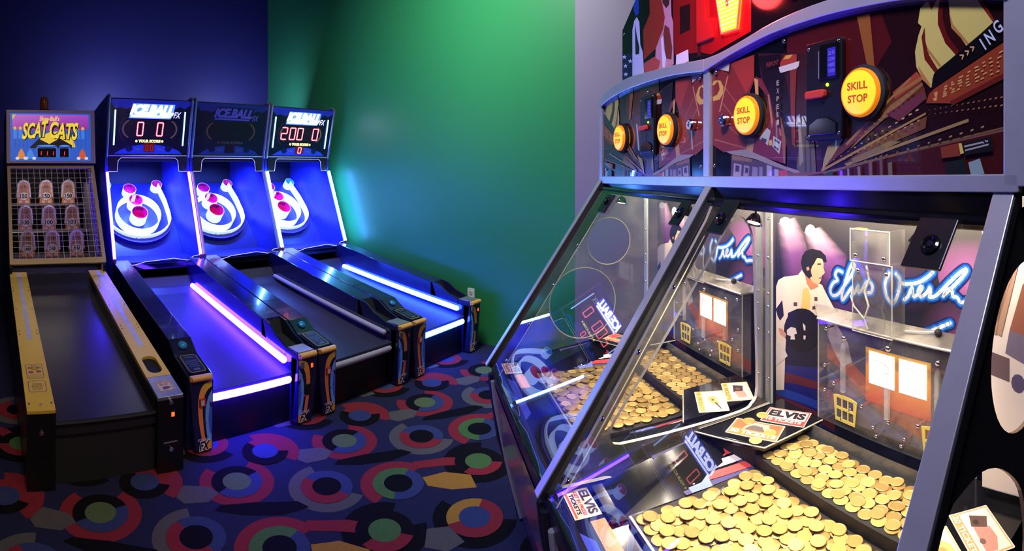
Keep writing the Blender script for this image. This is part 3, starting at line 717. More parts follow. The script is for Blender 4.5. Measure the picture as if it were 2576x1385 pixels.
SUIT_INK=[((235, 220, 200),[(-0.05,1.074),(-0.022,1.089),(0.044,1.105),(0.062,1.124),(0.079,1.107),(0.101,1.071),(0.139,1.093),(0.15,1.091),(0.166,1.07),(0.207,1.021),(0.247,0.992),(0.285,0.982),(0.308,0.972),(0.299,0.956),(0.256,0.957),(0.197,0.974),(0.166,0.987),(0.134,0.992),(0.101,0.997),(0.038,0.996),(-0.003,0.975),(-0.016,0.851),(-0.022,0.719),(-0.073,0.702),(-0.063,1.0),(-0.066,1.042)]),
((205, 130, 90),[(0.076,1.11),(0.107,1.095),(0.137,1.085),(0.118,1.074),(0.101,1.067),(0.084,1.084)]),
((230, 180, 140),[(0.128,1.17),(0.15,1.17),(0.157,1.157),(0.156,1.143),(0.162,1.131),(0.157,1.124),(0.149,1.119),(0.146,1.105),(0.139,1.094),(0.128,1.088),(0.107,1.095),(0.094,1.106),(0.104,1.122),(0.101,1.134),(0.118,1.153)]),
((24, 22, 24),[(0.063,1.168),(0.079,1.186),(0.107,1.196),(0.145,1.194),(0.166,1.181),(0.17,1.162),(0.158,1.161),(0.15,1.17),(0.13,1.17),(0.119,1.156),(0.108,1.142),(0.101,1.126),(0.108,1.111),(0.096,1.103),(0.08,1.111),(0.068,1.121),(0.057,1.143)]),
((215, 150, 110),[(0.082,1.135),(0.094,1.139),(0.096,1.129),(0.085,1.125)]),
((60, 35, 30),[(0.13,1.153),(0.145,1.156),(0.147,1.152),(0.131,1.149)]),
((120, 40, 40),[(0.137,1.111),(0.148,1.114),(0.145,1.109),(0.137,1.108)]),
((240, 200, 110),[(0.067,1.065),(0.09,1.073),(0.101,1.047),(0.096,0.999),(0.059,1.0)]),
((20, 18, 20),[(-0.063,0.975),(-0.031,1.011),(-0.023,0.962),(-0.041,0.942),(-0.053,0.952)]),
((90, 60, 50),[(0.024,1.015),(0.041,1.018),(0.041,1.006),(0.024,1.003)]),
((90, 60, 50),[(0.118,1.049),(0.131,1.051),(0.131,1.039),(0.118,1.037)]),
((90, 60, 50),[(0.109,1.018),(0.128,1.025),(0.128,1.014),(0.109,1.008)]),
((16, 15, 18),[(0.141,0.953),(0.14,0.938),(0.134,0.922),(0.125,0.908),(0.112,0.894),(0.098,0.882),(0.081,0.873),(0.063,0.867),(0.044,0.863),(0.027,0.864),(0.011,0.868),(-0.003,0.876),(-0.013,0.887),(-0.02,0.9),(-0.022,0.915),(-0.02,0.932),(-0.013,0.948),(-0.003,0.964),(0.011,0.978),(0.027,0.989),(0.044,0.998),(0.063,1.003),(0.081,1.005),(0.098,1.004),(0.112,0.999),(0.125,0.991),(0.134,0.98),(0.14,0.967)]),
((225, 215, 205),[(-0.008,0.918),(0.012,0.933),(0.034,0.934),(0.04,0.918),(0.027,0.912),(0.031,0.897),(0.009,0.892),(0.011,0.903),(-0.007,0.903)]),
((225, 215, 205),[(0.066,0.958),(0.079,0.951),(0.078,0.936),(0.071,0.937)]),
((225, 215, 205),[(0.07,0.919),(0.08,0.921),(0.078,0.909),(0.07,0.907)]),
((210, 150, 120),[(-0.05,0.915),(-0.031,0.917),(-0.01,0.904),(-0.016,0.89),(-0.041,0.896)]),
((210, 150, 120),[(0.275,0.978),(0.308,0.97),(0.317,0.953),(0.304,0.946),(0.285,0.956)]),
((225, 215, 205),[(-0.065,0.867),(-0.028,0.866),(-0.004,0.835),(-0.057,0.789),(-0.072,0.787)])]
FLAG_INK=[((28, 28, 105),[(-0.102,0.798),(0.203,0.881),(0.203,0.64),(-0.102,0.522)]),
((14, 14, 40),[(-0.102,0.798),(0.203,0.881),(0.203,0.851),(-0.102,0.783)]),
((95, 34, 42),[(-0.102,0.768),(0.054,0.786),(0.203,0.799),(0.203,0.778),(0.054,0.759),(-0.102,0.729)]),
((105, 36, 40),[(-0.102,0.729),(0.014,0.746),(-0.057,0.736),(-0.102,0.714)]),
((40, 62, 150),[(-0.102,0.714),(0.054,0.731),(0.203,0.735),(0.203,0.713),(0.054,0.704),(-0.102,0.685)]),
((95, 34, 42),[(-0.102,0.685),(0.054,0.699),(0.203,0.7),(0.203,0.666),(0.054,0.672),(-0.102,0.645)])]
NEON_STROKES=[[(0.232,1.142),(0.214,1.144),(0.205,1.129),(0.214,1.115),(0.198,1.106),(0.185,1.083),(0.194,1.067),(0.217,1.075),(0.239,1.101),(0.268,1.138),(0.28,1.165),(0.273,1.172),(0.26,1.153),(0.244,1.113),(0.232,1.08),(0.234,1.061),(0.249,1.077),(0.267,1.1),(0.272,1.099),(0.27,1.084),(0.28,1.089),(0.292,1.109),(0.295,1.106),(0.295,1.092),(0.308,1.103),(0.324,1.126),(0.338,1.126),(0.345,1.115),(0.34,1.1),(0.322,1.096)],[(0.403,1.161),(0.389,1.133),(0.393,1.1),(0.41,1.081),(0.424,1.091),(0.436,1.123),(0.438,1.147),(0.426,1.161)],[(0.439,1.14),(0.459,1.139),(0.495,1.147),(0.524,1.164),(0.54,1.179)],[(0.453,1.097),(0.465,1.108),(0.477,1.132),(0.479,1.12),(0.484,1.109),(0.501,1.123),(0.509,1.136),(0.503,1.138),(0.496,1.123),(0.505,1.112),(0.523,1.125),(0.532,1.139),(0.534,1.126),(0.531,1.115),(0.547,1.119),(0.562,1.131),(0.586,1.155),(0.615,1.182),(0.635,1.196),(0.636,1.188),(0.608,1.157),(0.579,1.13),(0.572,1.123),(0.586,1.141),(0.597,1.14),(0.6,1.126),(0.612,1.124),(0.623,1.113),(0.645,1.118),(0.668,1.117),(0.682,1.097),(0.685,1.067),(0.671,1.032),(0.644,1.002),(0.612,0.991),(0.538,0.994),(0.487,1.0),(0.538,1.029),(0.592,1.057)]]
SPOTS=[[(0.01,1.272),(0.009,1.269),(0.007,1.266),(0.004,1.262),(-0.0,1.26),(-0.005,1.258),(-0.011,1.256),(-0.017,1.255),(-0.023,1.255),(-0.029,1.256),(-0.034,1.257),(-0.038,1.259),(-0.042,1.261),(-0.044,1.264),(-0.044,1.268),(-0.044,1.271),(-0.042,1.275),(-0.038,1.278),(-0.034,1.28),(-0.029,1.282),(-0.023,1.284),(-0.017,1.285),(-0.011,1.285),(-0.005,1.284),(-0.0,1.283),(0.004,1.281),(0.007,1.278),(0.009,1.275)],[(0.121,1.253),(0.121,1.249),(0.119,1.245),(0.117,1.241),(0.113,1.237),(0.109,1.235),(0.104,1.233),(0.099,1.232),(0.094,1.232),(0.09,1.233),(0.085,1.235),(0.082,1.238),(0.079,1.241),(0.078,1.245),(0.077,1.249),(0.078,1.253),(0.079,1.257),(0.082,1.261),(0.085,1.264),(0.09,1.267),(0.094,1.269),(0.099,1.27),(0.104,1.27),(0.109,1.269),(0.113,1.267),(0.117,1.264),(0.119,1.261),(0.121,1.257)]]
# ---------------------------------------------------------------- ball alley machines with light bars
M_rail = mat('glossy_navy_rail', rgb(26, 26, 70), 0.16, coat=0.6, grain=0.15, gscale=30)
M_side = mat('blue_side_panel', rgb(44, 52, 170), 0.38, grain=0.1)
M_lane = mat('lane_covering', rgb(50, 48, 74), 0.42, grain=0.3, gscale=220)
M_board = mat('target_board', rgb(40, 42, 104), 0.3, grain=0.1)
M_hood = mat('hood_lining', rgb(20, 20, 40), 0.6)
M_ring = mat('lit_white_ring', (0.8, 0.82, 0.86), 0.4, emit=(0.50, 0.68, 1.0), power=1.1)
M_bumper = mat('tan_bumper', rgb(236, 176, 96), 0.4)
M_pink = mat('pink_cup_lining', rgb(250, 40, 130), 0.4)
M_cyan = mat('cyan_cup_lining', rgb(30, 190, 210), 0.4)
M_inkblk = mat('black_ink', rgb(20, 14, 30), 0.5)
M_digit = mat('red_digit', rgb(200, 10, 20), 0.4, emit=(1.0, 0.03, 0.07), power=1.6)
M_digitpink = mat('pale_red_digit', rgb(240, 120, 130), 0.4, emit=(1.0, 0.22, 0.26), power=4.5)
M_yell = mat('lit_yellow_lettering', rgb(240, 230, 120), 0.4, emit=(1.0, 0.85, 0.25), power=2.2)
M_logo = mat('lit_logo', (0.9, 0.9, 0.95), 0.4, emit=(0.75, 0.8, 1.0), power=9.0)
M_logorim = mat('lit_logo_rim', (0.1, 0.15, 0.8), 0.4, emit=(0.05, 0.12, 1.0), power=3.0)
M_logooff = mat('unlit_logo', rgb(96, 88, 170), 0.5)
M_tubelit = mat('lit_blue_tube', (0.3, 0.5, 1), 0.4, emit=(0.22, 0.5, 1.0), power=4.5)
M_strip = mat('lit_violet_strip', (0.8, 0.8, 0.9), 0.4, emit=(0.050, 0.014, 1.0), power=85.0)
M_stripw = mat('lit_white_strip', (0.8, 0.8, 0.9), 0.4, emit=(0.10, 0.07, 1.0), power=45.0)
M_stripc = mat('lit_cyan_strip', (0.8, 0.9, 0.9), 0.4, emit=(0.020, 0.075, 1.0), power=42.0)
M_stripoff = mat('unlit_strip', rgb(176, 170, 196), 0.45)
M_edgeline = mat('lit_shield_edge', (0.7, 0.7, 0.9), 0.4, emit=(0.45, 0.4, 1.0), power=1.3)
M_inka = ink_mat('printed_marquee', 0.3, coat=0.3, glow=0.3)  # backlight glow put into the print, on the unlit marquee too
M_glossdec = ink_mat('glossy_post_decal', 0.35, gain=1.7)
M_button = mat('blue_button', rgb(20, 140, 210), 0.3)
M_switch = mat('lit_red_switch', rgb(180, 30, 20), 0.4, emit=(1.0, 0.12, 0.03), power=1.2)
M_tag = mat('red_tag', rgb(200, 60, 70), 0.4)
M_dark_disp = mat('dark_red_display', rgb(70, 14, 14), 0.3, emit=(0.35, 0.02, 0.01), power=0.25)

WD = 0.781
SEG = {'0': 'abcdef', '1': 'bc', '2': 'abged', '5': 'afgcd'}
def digit(mb, ch, fn, x, y, w, h, t, lift):
    s = w*0.12; g = t*0.3
    top, mid, bot = y+h, y+h/2, y
    sl = lambda yy: s*(yy-y)/h
    segs = {'a': ((x+g, top), (x+w-g, top)), 'b': ((x+w, top-g), (x+w, mid+g)), 'c': ((x+w, mid-g), (x+w, bot+g)), 'd': ((x+g, bot), (x+w-g, bot)),
            'e': ((x, bot+g), (x, mid-g)), 'f': ((x, mid+g), (x, top-g)), 'g': ((x+g, mid), (x+w-g, mid))}
    for k in SEG[ch]:
        (x0, y0), (x1, y1) = segs[k]
        x0 += sl(y0); x1 += sl(y1)
        L = math.hypot(x1-x0, y1-y0); nx, ny = -(y1-y0)/L*t/2, (x1-x0)/L*t/2; ex, ey = (x1-x0)/L*t/2, (y1-y0)/L*t/2
        P = [(x0+nx, y0+ny), (x0-ex*0.8, y0-ey*0.8), (x0-nx, y0-ny), (x1-nx, y1-ny), (x1+ex*0.8, y1+ey*0.8), (x1+nx, y1+ny)]
        mb.prism(P, fn, lift, lift+0.002)

def post_decal(fn, flip):
    """front fascia of a post: swooshes, block and lettering; (0..1, 0..1) -> 3D"""
    X = (lambda a: 1-a) if flip else (lambda a: a)
    q = lambda pts: [(X(a), b) for a, b in pts]
    mb = MB()
    sw = smooth_path([(0.98, 0.99), (0.70, 0.965), (0.50, 0.91), (0.36, 0.80), (0.28, 0.62), (0.29, 0.42), (0.36, 0.24), (0.46, 0.10)], 3)
    sw2 = smooth_path([(0.98, 0.90), (0.84, 0.88), (0.70, 0.83), (0.58, 0.74), (0.51, 0.60), (0.51, 0.44), (0.56, 0.26), (0.64, 0.12)], 3)
    n = len(sw)
    bands = []
    for i in range(n-1):
        t = i/(n-1)
        c = (208-10*t+30*min(t*2, 1), 190-60*min(1, t*1.6), 70)
        bands.append((c, q([sw[i], sw[i+1], sw2[i+1], sw2[i]])))
    polys = [((26, 26, 66), [(0, 0), (1, 0), (1, 1), (0, 1)]),
             ((104, 158, 246), q([(1, 0.86), (0.80, 0.76), (0.66, 0.60), (0.64, 0.40), (0.72, 0.22), (0.84, 0.08), (1, 0.06)])),
             ((62, 90, 200), q([(1, 0.70), (0.86, 0.60), (0.80, 0.45), (0.86, 0.28), (1, 0.2)]))]+bands
    polys += [((232, 150, 50), q([(0.40, 0.02), (1, 0.02), (1, 0.125), (0.55, 0.15)])), ((30, 34, 100), q([(0.86, 0.70), (1, 0.66), (1, 0.60), (0.88, 0.63)]))]
    mb.ink(polys, fn, 0.0004, 4e-5)
    a0, a1 = (0.12, 0.80) if flip else (0.20, 0.88)
    for off, col, bd in ((0.0, (225, 225, 235), 0.10), (0.0004, (12, 12, 16), 0.035)):
        text_into(mb, 'FX', fn, a0, 0.02, a1, 0.145, 0.0030+off, col, bold=bd, shear=0.3, warp=(lambda a, b, e=(0.03 if bd > 0.05 else 0.0): (a0-e+(a1-a0+2*e)*a, 0.02-e*0.3+(0.125+0.6*e)*b)))
    text_into(mb, 'ICE.BALL', fn, a0-0.06, 0.155, a1-0.02, 0.19, 0.0034, (190, 195, 220), bold=0.01, shear=0.3)
    return mb

def alley(k):
    lit = (k != 1)
    label = ['ball alley machine with lit violet lane bars and score zero beside the yellow machine',
             'ball alley machine with dark unlit marquee and unlit lane bars, middle of three',
             'ball alley machine with cyan white lane bars and score 200 against the green wall'][k]
    T = thing('ball_alley_machine', label, 'arcade machine', (0.937+0.787*k+0.003, 2.373, 0), 0, 'row of three ball alley machines')
    strip = [M_strip, M_stripoff, mat('lit_cyanwhite_strip', (0.8, 0.9, 0.9), 0.4, emit=(0.09, 0.30, 1.0), power=85.0)][k]
    lanebar = [M_strip, M_stripoff, M_stripc][k]
    PW = 0.133
    # rails
    profL = [(0.0, 0.0), (0.0, 0.37), (0.0, 0.398), (0.21, 0.436), (0.30, 0.492), (1.66, 0.685), (1.66, 0.0)]
    MB().prism([(0.05, 0.0)]+profL[1:], YZX, 0.0, PW).build('side_rail', M_rail, T, bevel=0.004)
    profR = [(0.05, 0.0), (0.0, 0.37), (0.0, 0.398), (0.12, 0.404), (0.12, 0.36), (0.34, 0.40), (0.38, 0.502), (1.66, 0.685), (1.66, 0.0)]
    rr = MB().prism(profR, YZX, WD-PW, WD).build('side_rail', M_rail, T, bevel=0.003)
    # cheeks of the ball return scoop
    ck = [(0.11, 0.36), (0.11, 0.404), (0.22, 0.44), (0.31, 0.494), (0.40, 0.507), (0.40, 0.40)]
    for x in (WD-PW, WD-0.016):
        MB().prism(ck, YZX, x, x+0.016).build('scoop_cheek', M_rail, rr, bevel=0.002)
    MB().box((WD-PW+0.016, 0.005, 0.4005), (WD-0.016, 0.118, 0.4065)).build('return_plate', M_steel, rr, bevel=0.001)
    MB().prism([(0.122, 0.37), (0.335, 0.409), (0.372, 0.49), (0.368, 0.492), (0.33, 0.412), (0.12, 0.373)], YZX, WD-PW+0.017, WD-0.017).build('ball_scoop', M_matte, rr)
    # rail panel seams
    MB().prism([(0.62, 0.5385), (0.623, 0.5392), (0.623, 0.54), (0.62, 0.5395)], YZX, 0.004, PW-0.004).build('panel_seam', M_matte, T)
    # front fascias (narrower at the foot)
    for side in (0, 1):
        if side == 0: xa, xb, ta, tb = 0.037, 0.133, 0.0, 0.133
        else: xa, xb, ta, tb = WD-0.133, WD-0.03, WD-0.133, WD
        post = MB()
        v = [(xa, 0.0, 0.012), (xb, 0.0, 0.012), (tb, -0.01, 0.372), (ta, -0.01, 0.372), (xa, 0.06, 0.012), (xb, 0.06, 0.012), (tb, 0.06, 0.372), (ta, 0.06, 0.372)]
        post.add(v, [(0, 1, 2, 3), (5, 4, 7, 6), (0, 4, 5, 1), (1, 5, 6, 2), (2, 6, 7, 3), (3, 7, 4, 0)])
        po = post.build('front_post', M_rail, T, bevel=0.003)
        def fn(a, b, h, xa=xa, xb=xb, ta=ta, tb=tb):
            x0 = xa+(ta-xa)*b; x1 = xb+(tb-xb)*b
            return Vector((x0+0.006+(x1-x0-0.012)*a, -0.0005-0.01*b-h, 0.012+0.36*b))
        post_decal(fn, side == 1).build('fascia_decal', M_glossdec, po)
        cap = MB().tube([(ta+0.012, -0.016, 0.388), (tb-0.012, -0.016, 0.388)], 0.015, 10)
        cap.box((ta+0.006, -0.016, 0.373), (tb-0.006, 0.003, 0.4025)).build('edge_bumper', M_bumper, po, bevel=0.004)
        sc = MB()
        sc.cyl(fn(0.62 if side == 0 else 0.40, 0.42, 0.001), fn(0.62 if side == 0 else 0.40, 0.42, 0.007), 0.006, n=12)
        sc.build('lock_screw', M_chrome, po, smooth=True)
        if side == 0:
            tg = MB(); c = fn(0.50, 0.70, 0.001)
            tg.box((c.x-0.017, c.y-0.010, c.z-0.02), (c.x+0.017, c.y+0.004, c.z+0.02))
            to = tg.build('ticket_slot', M_tag, po, bevel=0.003)
            MB().box((c.x-0.010, c.y-0.0125, c.z-0.012), (c.x+0.008, c.y-0.0095, c.z+0.013)).build('slot_mouth', M_white, to)
        else:
            c = fn(0.72, 0.88, 0.001)
            sw = MB(); sw.box((c.x-0.012, c.y-0.006, c.z-0.022), (c.x+0.012, c.y+0.004, c.z+0.018))
            so = sw.build('power_switch', M_matte, po, bevel=0.002)
            MB().box((c.x-0.007, c.y-0.009, c.z-0.014), (c.x+0.007, c.y-0.0055, c.z+0.010)).build('rocker', M_switch if lit else M_tag, so)
            c = fn(0.62, 0.50, 0.001)
            MB().box((c.x-0.022, c.y-0.005, c.z-0.03), (c.x+0.022, c.y+0.004, c.z+0.03)).build('coin_return', M_matte, po, bevel=0.003)
            c = fn(0.2, 0.90, 0.001)
            MB().box((c.x-0.014, c.y-0.003, c.z-0.016), (c.x+0.014, c.y+0.003, c.z+0.016)).build('blank_plate', mat('grey_plate', rgb(120, 120, 140), 0.5), po, bevel=0.002)
    # instruction plate on the sloping rail end and the start button on the step
    sl = math.atan2(0.436-0.398, 0.21)
    fp = lambda a, b, h: Vector((0.012+0.109*a, 0.012+0.19*b-h*math.sin(sl), 0.4005+0.19*b*math.tan(sl)+h))
    ip = MB().prism(rrect(0, 0, 1, 1, 0.08), fp, 0.0, 0.004).build('instruction_plate', mat('plate_black', rgb(16, 18, 34), 0.2), T)
    d = MB(); oc = rrect(0.07, 0.06, 0.93, 0.94, 0.14)
    d.ink([((150, 140, 60), oc), ((22, 24, 52), rrect(0.11, 0.09, 0.89, 0.91, 0.11))], fp, 0.0044)
    text_into(d, 'ICE.BALL', fp, 0.25, 0.76, 0.75, 0.84, 0.0052, (110, 130, 190), shear=0.2)
    for i, (tx, wx) in enumerate((('PUSH BUTTON TO START', 0.8), ('ROLL BALLS UP THE LANE', 0.9), ('SCORE POINTS', 0.55), ('TO WIN TICKETS', 0.65))):
        text_into(d, tx, fp, 0.5-wx*0.38, 0.58-i*0.09, 0.5+wx*0.38, 0.63-i*0.09, 0.0052, (120, 135, 190))
    text_into(d, 'ICE', fp, 0.38, 0.16, 0.66, 0.24, 0.0052, (150, 160, 210), bold=0.02)
    d.build('plate_print', M_decal, ip)
    a = Vector((0.066, 0.255, 0.466)); nrm = Vector((0, -0.53, 0.85)).normalized()
    bo = MB().cyl(a, a+nrm*0.005, 0.028, n=20).build('start_button', mat('button_ring', rgb(20, 50, 110), 0.3), T, smooth=True)
    MB().sphere(a+nrm*0.004, 0.022, 18, 6, half=True, axis=nrm, squash=0.45).build('button_cap', M_button, bo, smooth=True)
    # lane
    ln = [(0.05, 0.262), (0.05, 0.285), (1.30, 0.418), (1.44, 0.440), (1.54, 0.480), (1.60, 0.54), (1.64, 0.54), (1.64, 0.26)]
    MB().prism(ln, YZX, PW, WD-PW).build('lane', M_lane, T)
    MB().box((PW, 0.075, 0.0), (WD-PW, 0.10, 0.262)).build('front_panel', M_black, T)
    # light bars
    def bar(name, p, q, m, r=0.021):
        b = MB().tube([p, q], r, 12); b.sphere(p, r, 12, 6); b.sphere(q, r, 12, 6)
        return b.build(name, m, T, smooth=True)
    bar('front_light_bar', (PW+0.024, 0.055, 0.248), (WD-PW-0.024, 0.055, 0.248), lanebar)
    bar('lane_light_bar', (WD-PW-0.018, 0.11, 0.340), (WD-PW-0.018, 1.50, 0.478), lanebar, 0.019)
    bar('lane_light_bar', (PW+0.018, 0.11, 0.340), (PW+0.018, 1.50, 0.478), lanebar, 0.019)
    # cabinet sides
    sp = [(1.66, 0.0), (1.66, 0.69), (1.95, 1.41), (1.95, 1.53), (1.84, 2.03), (1.87, 2.05), (2.70, 1.95), (2.70, 0.0)]
    for x in (0.0, WD-0.028):
        so = MB().prism(sp, YZX, x, x+0.028).build('cabinet_side', M_side, T, bevel=0.004)
        tr = MB().tube([(x+0.014, 1.945, 1.53), (x+0.014, 1.828, 2.035), (x+0.014, 1.86, 2.056), (x+0.014, 2.3, 2.0)], 0.012, 8)
        tr.build('silver_edging', M_alu, so, smooth=True)
        # side light strip along the front edge
        xs = x+0.014
        b = MB().tube([(xs, 1.645, 0.70), (xs, 1.925, 1.40)], 0.0125, 10)
        b.build('side_light_strip', strip, so, smooth=True)
        MB().cyl((xs, 1.638, 0.672), (xs, 1.645, 0.70), 0.014, n=10).build('strip_end_cap', mat('pink_end_cap', rgb(120, 40, 90), 0.4), so)
    MB().box((0.028, 2.66, 0.0), (WD-0.028, 2.70, 1.94)).build('cabinet_back', M_hood, T)
    MB().prism([(1.97, 1.50), (1.97, 1.53), (2.66, 1.53), (2.66, 1.50)], YZX, 0.03, WD-0.03).build('hood_ceiling', M_hood, T)
    MB().prism([(1.86, 2.02), (1.86, 2.035), (2.68, 1.95), (2.68, 1.935)], YZX, 0.03, WD-0.03).build('cabinet_top', M_hood, T)
    # target board
    r2 = math.sqrt(0.5)
    bs = lambda x, s, h: Vector((WD/2+x, 2.0+r2*s-r2*h, 0.65+r2*s+r2*h))
    MB().box((0.03, 1.66, 0.60), (WD-0.03, 2.01, 0.645)).build('apron_shelf', M_hood, T)
    hx = WD/2-0.03
    MB().prism([(-hx, -0.03), (hx, -0.03), (hx, 0.88), (-hx, 0.88)], bs, -0.02, 0.0).build('target_board', M_board, T)
    MB().prism([(1.70, 0.645), (1.98, 0.645), (1.98, 0.66), (1.70, 0.655)], YZX, 0.03, WD-0.03).build('apron', mat('apron_blue_wash', rgb(34, 36, 130), 0.5), T)  # blue LED wash put into the black apron's base colour
    # collector wall: U shape around the lower ring
    out = [(-0.285, 0.82), (-0.315, 0.60), (-0.318, 0.44)]+[(0.318*math.cos(math.radians(t)), 0.42+0.255*math.sin(math.radians(t))) for t in range(186, 356, 10)]+[(0.318, 0.44), (0.315, 0.60), (0.285, 0.82)]
    inn = [(x*0.955, 0.42+(s-0.42)*0.955) for x, s in out]
    w = MB(); n = len(out)
    for i in range(n-1):
        P = [out[i], out[i+1], inn[i+1], inn[i]]
        lo = [bs(p[0], p[1], 0.0) for p in P]; hi = [bs(p[0], p[1], 0.075) for p in P]
        w.add(lo+hi, [(0, 1, 5, 4), (3, 7, 6, 2), (4, 5, 6, 7)]+([(0, 4, 7, 3)] if i == 0 else [])+([(1, 2, 6, 5)] if i == n-2 else []))
    w.build('collector_wall', M_ring, T, smooth=True)
    skirt = [(0.335*math.cos(math.radians(t)), 0.42+0.305*math.sin(math.radians(t))) for t in range(190, 352, 9)]
    sk = MB()
    for i in range(len(skirt)-1):
        a, b = skirt[i], skirt[i+1]
        sk.add([bs(a[0], a[1], 0), bs(b[0], b[1], 0), bs(b[0], b[1], 0.045), bs(a[0], a[1], 0.045), bs(a[0]*0.94, 0.42+(a[1]-0.42)*0.86, 0.045), bs(b[0]*0.94, 0.42+(b[1]-0.42)*0.86, 0.045)], [(0, 1, 2, 3), (3, 2, 5, 4)])
    sk.build('collector_skirt', mat('skirt_violet', rgb(60, 44, 130), 0.5), T, smooth=True)
    nv = Vector((0, -r2, r2))
    def ring(name, x, s, R, h, lining, txt, parent):
        c = bs(x, s, 0)
        o = MB().lathe([(R, 0), (R, h), (R-0.002, h+0.001)], c, nv, 36).build(name, M_ring, parent, smooth=True)
        MB().lathe([(R-0.003, h+0.001), (R-0.006, h), (R-0.006, 0.002), (0.0005, 0.002)] if lining != M_ring else [(R-0.002, h+0.001), (R-0.011, h), (R-0.011, 0.001)], c, nv, 36).build('lining', lining, o, smooth=True)
        if txt:
            tb = MB(); e1 = Vector((1, 0, 0)); e2 = nv.cross(e1)   # e2 points up the board
            if e2.z < 0: e2 = -e2
            def back(a, b, hh):
                t = math.pi/2-(a-0.5)*1.9
                return c+(e1*math.cos(t)+e2*math.sin(t))*(R-0.0075)+nv*(h*0.45+h*0.45*b)
            text_into(tb, txt, back, 0.1, 0.1, 0.9, 0.95, 0, bold=0.03)
            def front(a, b, hh):
                t = -math.pi/2+(a-0.5)*1.0
                return c+(e1*math.cos(t)+e2*math.sin(t))*(R+0.0006)+nv*(h*0.2+h*0.5*b)
            tb.build('number', M_inkblk, o)
        return o
    big = MB(); c = bs(0, 0.455, 0)
    bo = ring('big_ring', 0, 0.437, 0.215, 0.095, M_ring, None, T)
    tb = MB()
    def front(a, b, hh):
        t = -math.pi/2+(a-0.5)*0.55
        return bs(0, 0.42, 0)+Vector((math.cos(t), 0, 0))*0.3195+Vector((0, r2, r2))*math.sin(t)*0.2565+nv*(0.02+0.03*b)
    text_into(tb, '1,000', front, 0.1, 0, 0.9, 1, 0, bold=0.01)
    tb.build('number', mat('faded_grey_ink', rgb(150, 158, 176), 0.5), bo)
    ring('cup', 0, 0.415, 0.079, 0.115, M_pink, '2,000', T)
    ring('cup', -0.004, 0.578, 0.071, 0.105, M_pink, '4,000', T)
    ring('cup', -0.03, 0.745, 0.066, 0.08, M_pink, '5,000', T)
    ring('cup', 0.262, 0.80, 0.053, 0.085, M_cyan if k == 2 else M_pink, None, T)
    ring('cup', -0.262, 0.80, 0.053, 0.085, M_cyan if k != 1 else M_pink, None, T)
    # clear shields with lit edges
    e = MB().tube([(0.03, 1.938, 1.405), (0.105, 1.938, 1.405), (0.115, 1.938, 1.50), (0.14, 1.938, 1.525), (WD-0.14, 1.938, 1.525), (WD-0.115, 1.938, 1.50), (WD-0.105, 1.938, 1.405), (WD-0.03, 1.938, 1.405)], 0.0022, 6)
    e.build('upper_shield_edge', M_edgeline, T)
    for s in (0, 1):
        X = (lambda v: WD-v) if s else (lambda v: v)
        MB().prism([(X(0.028), 1.408), (X(0.105), 1.408), (X(0.115), 1.50), (X(0.14), 1.535), (X(0.028), 1.535)], XZY, 1.94, 1.948).build('shield_corner', M_matte, T)
    zz = [(0.012, 1.64, 0.675), (0.07, 1.64, 0.672), (0.15, 1.64, 0.640), (0.27, 1.64, 0.668), (0.52, 1.64, 0.684), (0.64, 1.64, 0.660), (0.70, 1.64, 0.692), (WD-0.012, 1.64, 0.700)]
    MB().tube(zz, 0.0024, 6).build('lower_shield_edge', M_edgeline, T)
    MB().prism([(p[0], p[2]) for p in zz]+[(WD-0.012, 0.665), (0.70, 0.655), (0.64, 0.62), (0.15, 0.60), (0.012, 0.635)], XZY, 1.642, 1.648).build('lower_shield', glass_mat('tinted_shield', (0.5, 0.5, 0.6)), T)
    # marquee
    mx0, mx1 = 0.03, WD-0.03
    ty = math.atan2(0.11, 0.48)
    fm = lambda a, b, h: Vector((mx0+(mx1-mx0)*a, 1.945-0.11*b-h*math.cos(ty), 1.545+0.478*b-h*math.sin(ty)))
    mq = MB(); mq.prism([(0, 0), (1, 0), (1, 1), (0, 1)], fm, -0.05, 0.0)
    mo = mq.build('marquee', mat('marquee_black', rgb(10, 10, 22), 0.3), T)
    MB().tube([fm(0, 0, 0.003), fm(1, 0, 0.003)], 0.007, 8).build('silver_edging', M_alu, mo, smooth=True)
    pr = MB()
    K = 1.25 if lit else 0.8  # print inks brightened on lit marquees, dimmed on the unlit one
    kc = lambda r, g, b: (r*K, g*K, b*K)
    skyline = [(0, 1), (1, 1), (1, 0.93), (0.93, 0.86), (0.86, 0.90), (0.80, 0.84), (0.72, 0.92), (0.6, 0.9), (0.5, 0.93), (0.3, 0.9), (0.2, 0.83), (0.12, 0.86), (0.06, 0.84), (0, 0.92)]
    pr.ink([((12, 12, 30), [(0, 0), (1, 0), (1, 1), (0, 1)]), (kc(28, 36, 120), skyline),
            (kc(34, 52, 150), [(0.06, 0.03), (0.14, 0.10), (0.24, 0.16), (0.4, 0.2), (0.6, 0.2), (0.76, 0.16), (0.88, 0.10), (0.94, 0.03)]),
            (kc(14, 16, 50), circle(0.25, 0.13, 0.045, 0.06, 16)), (kc(14, 16, 50), circle(0.75, 0.13, 0.045, 0.06, 16)),
            (kc(34, 30, 44), arcband(0.5, 0.47, 0.375, 0.39, math.radians(145), math.radians(215), 10)),
            (kc(20, 14, 22), [(0.17, 0.32), (0.83, 0.32), (0.85, 0.48), (0.83, 0.64), (0.17, 0.64), (0.15, 0.48)]),
            (kc(92, 74, 58), arcband(0.36, 0.48, 0.19, 0.212, math.radians(130), math.radians(230), 10)),
            (kc(92, 74, 58), arcband(0.64, 0.48, 0.19, 0.212, math.radians(-50), math.radians(50), 10))], fm, 0.0005)
    text_into(pr, 'TIME', fm, 0.31, 0.10, 0.39, 0.14, 0.0016, kc(90, 90, 70), bold=0.01)
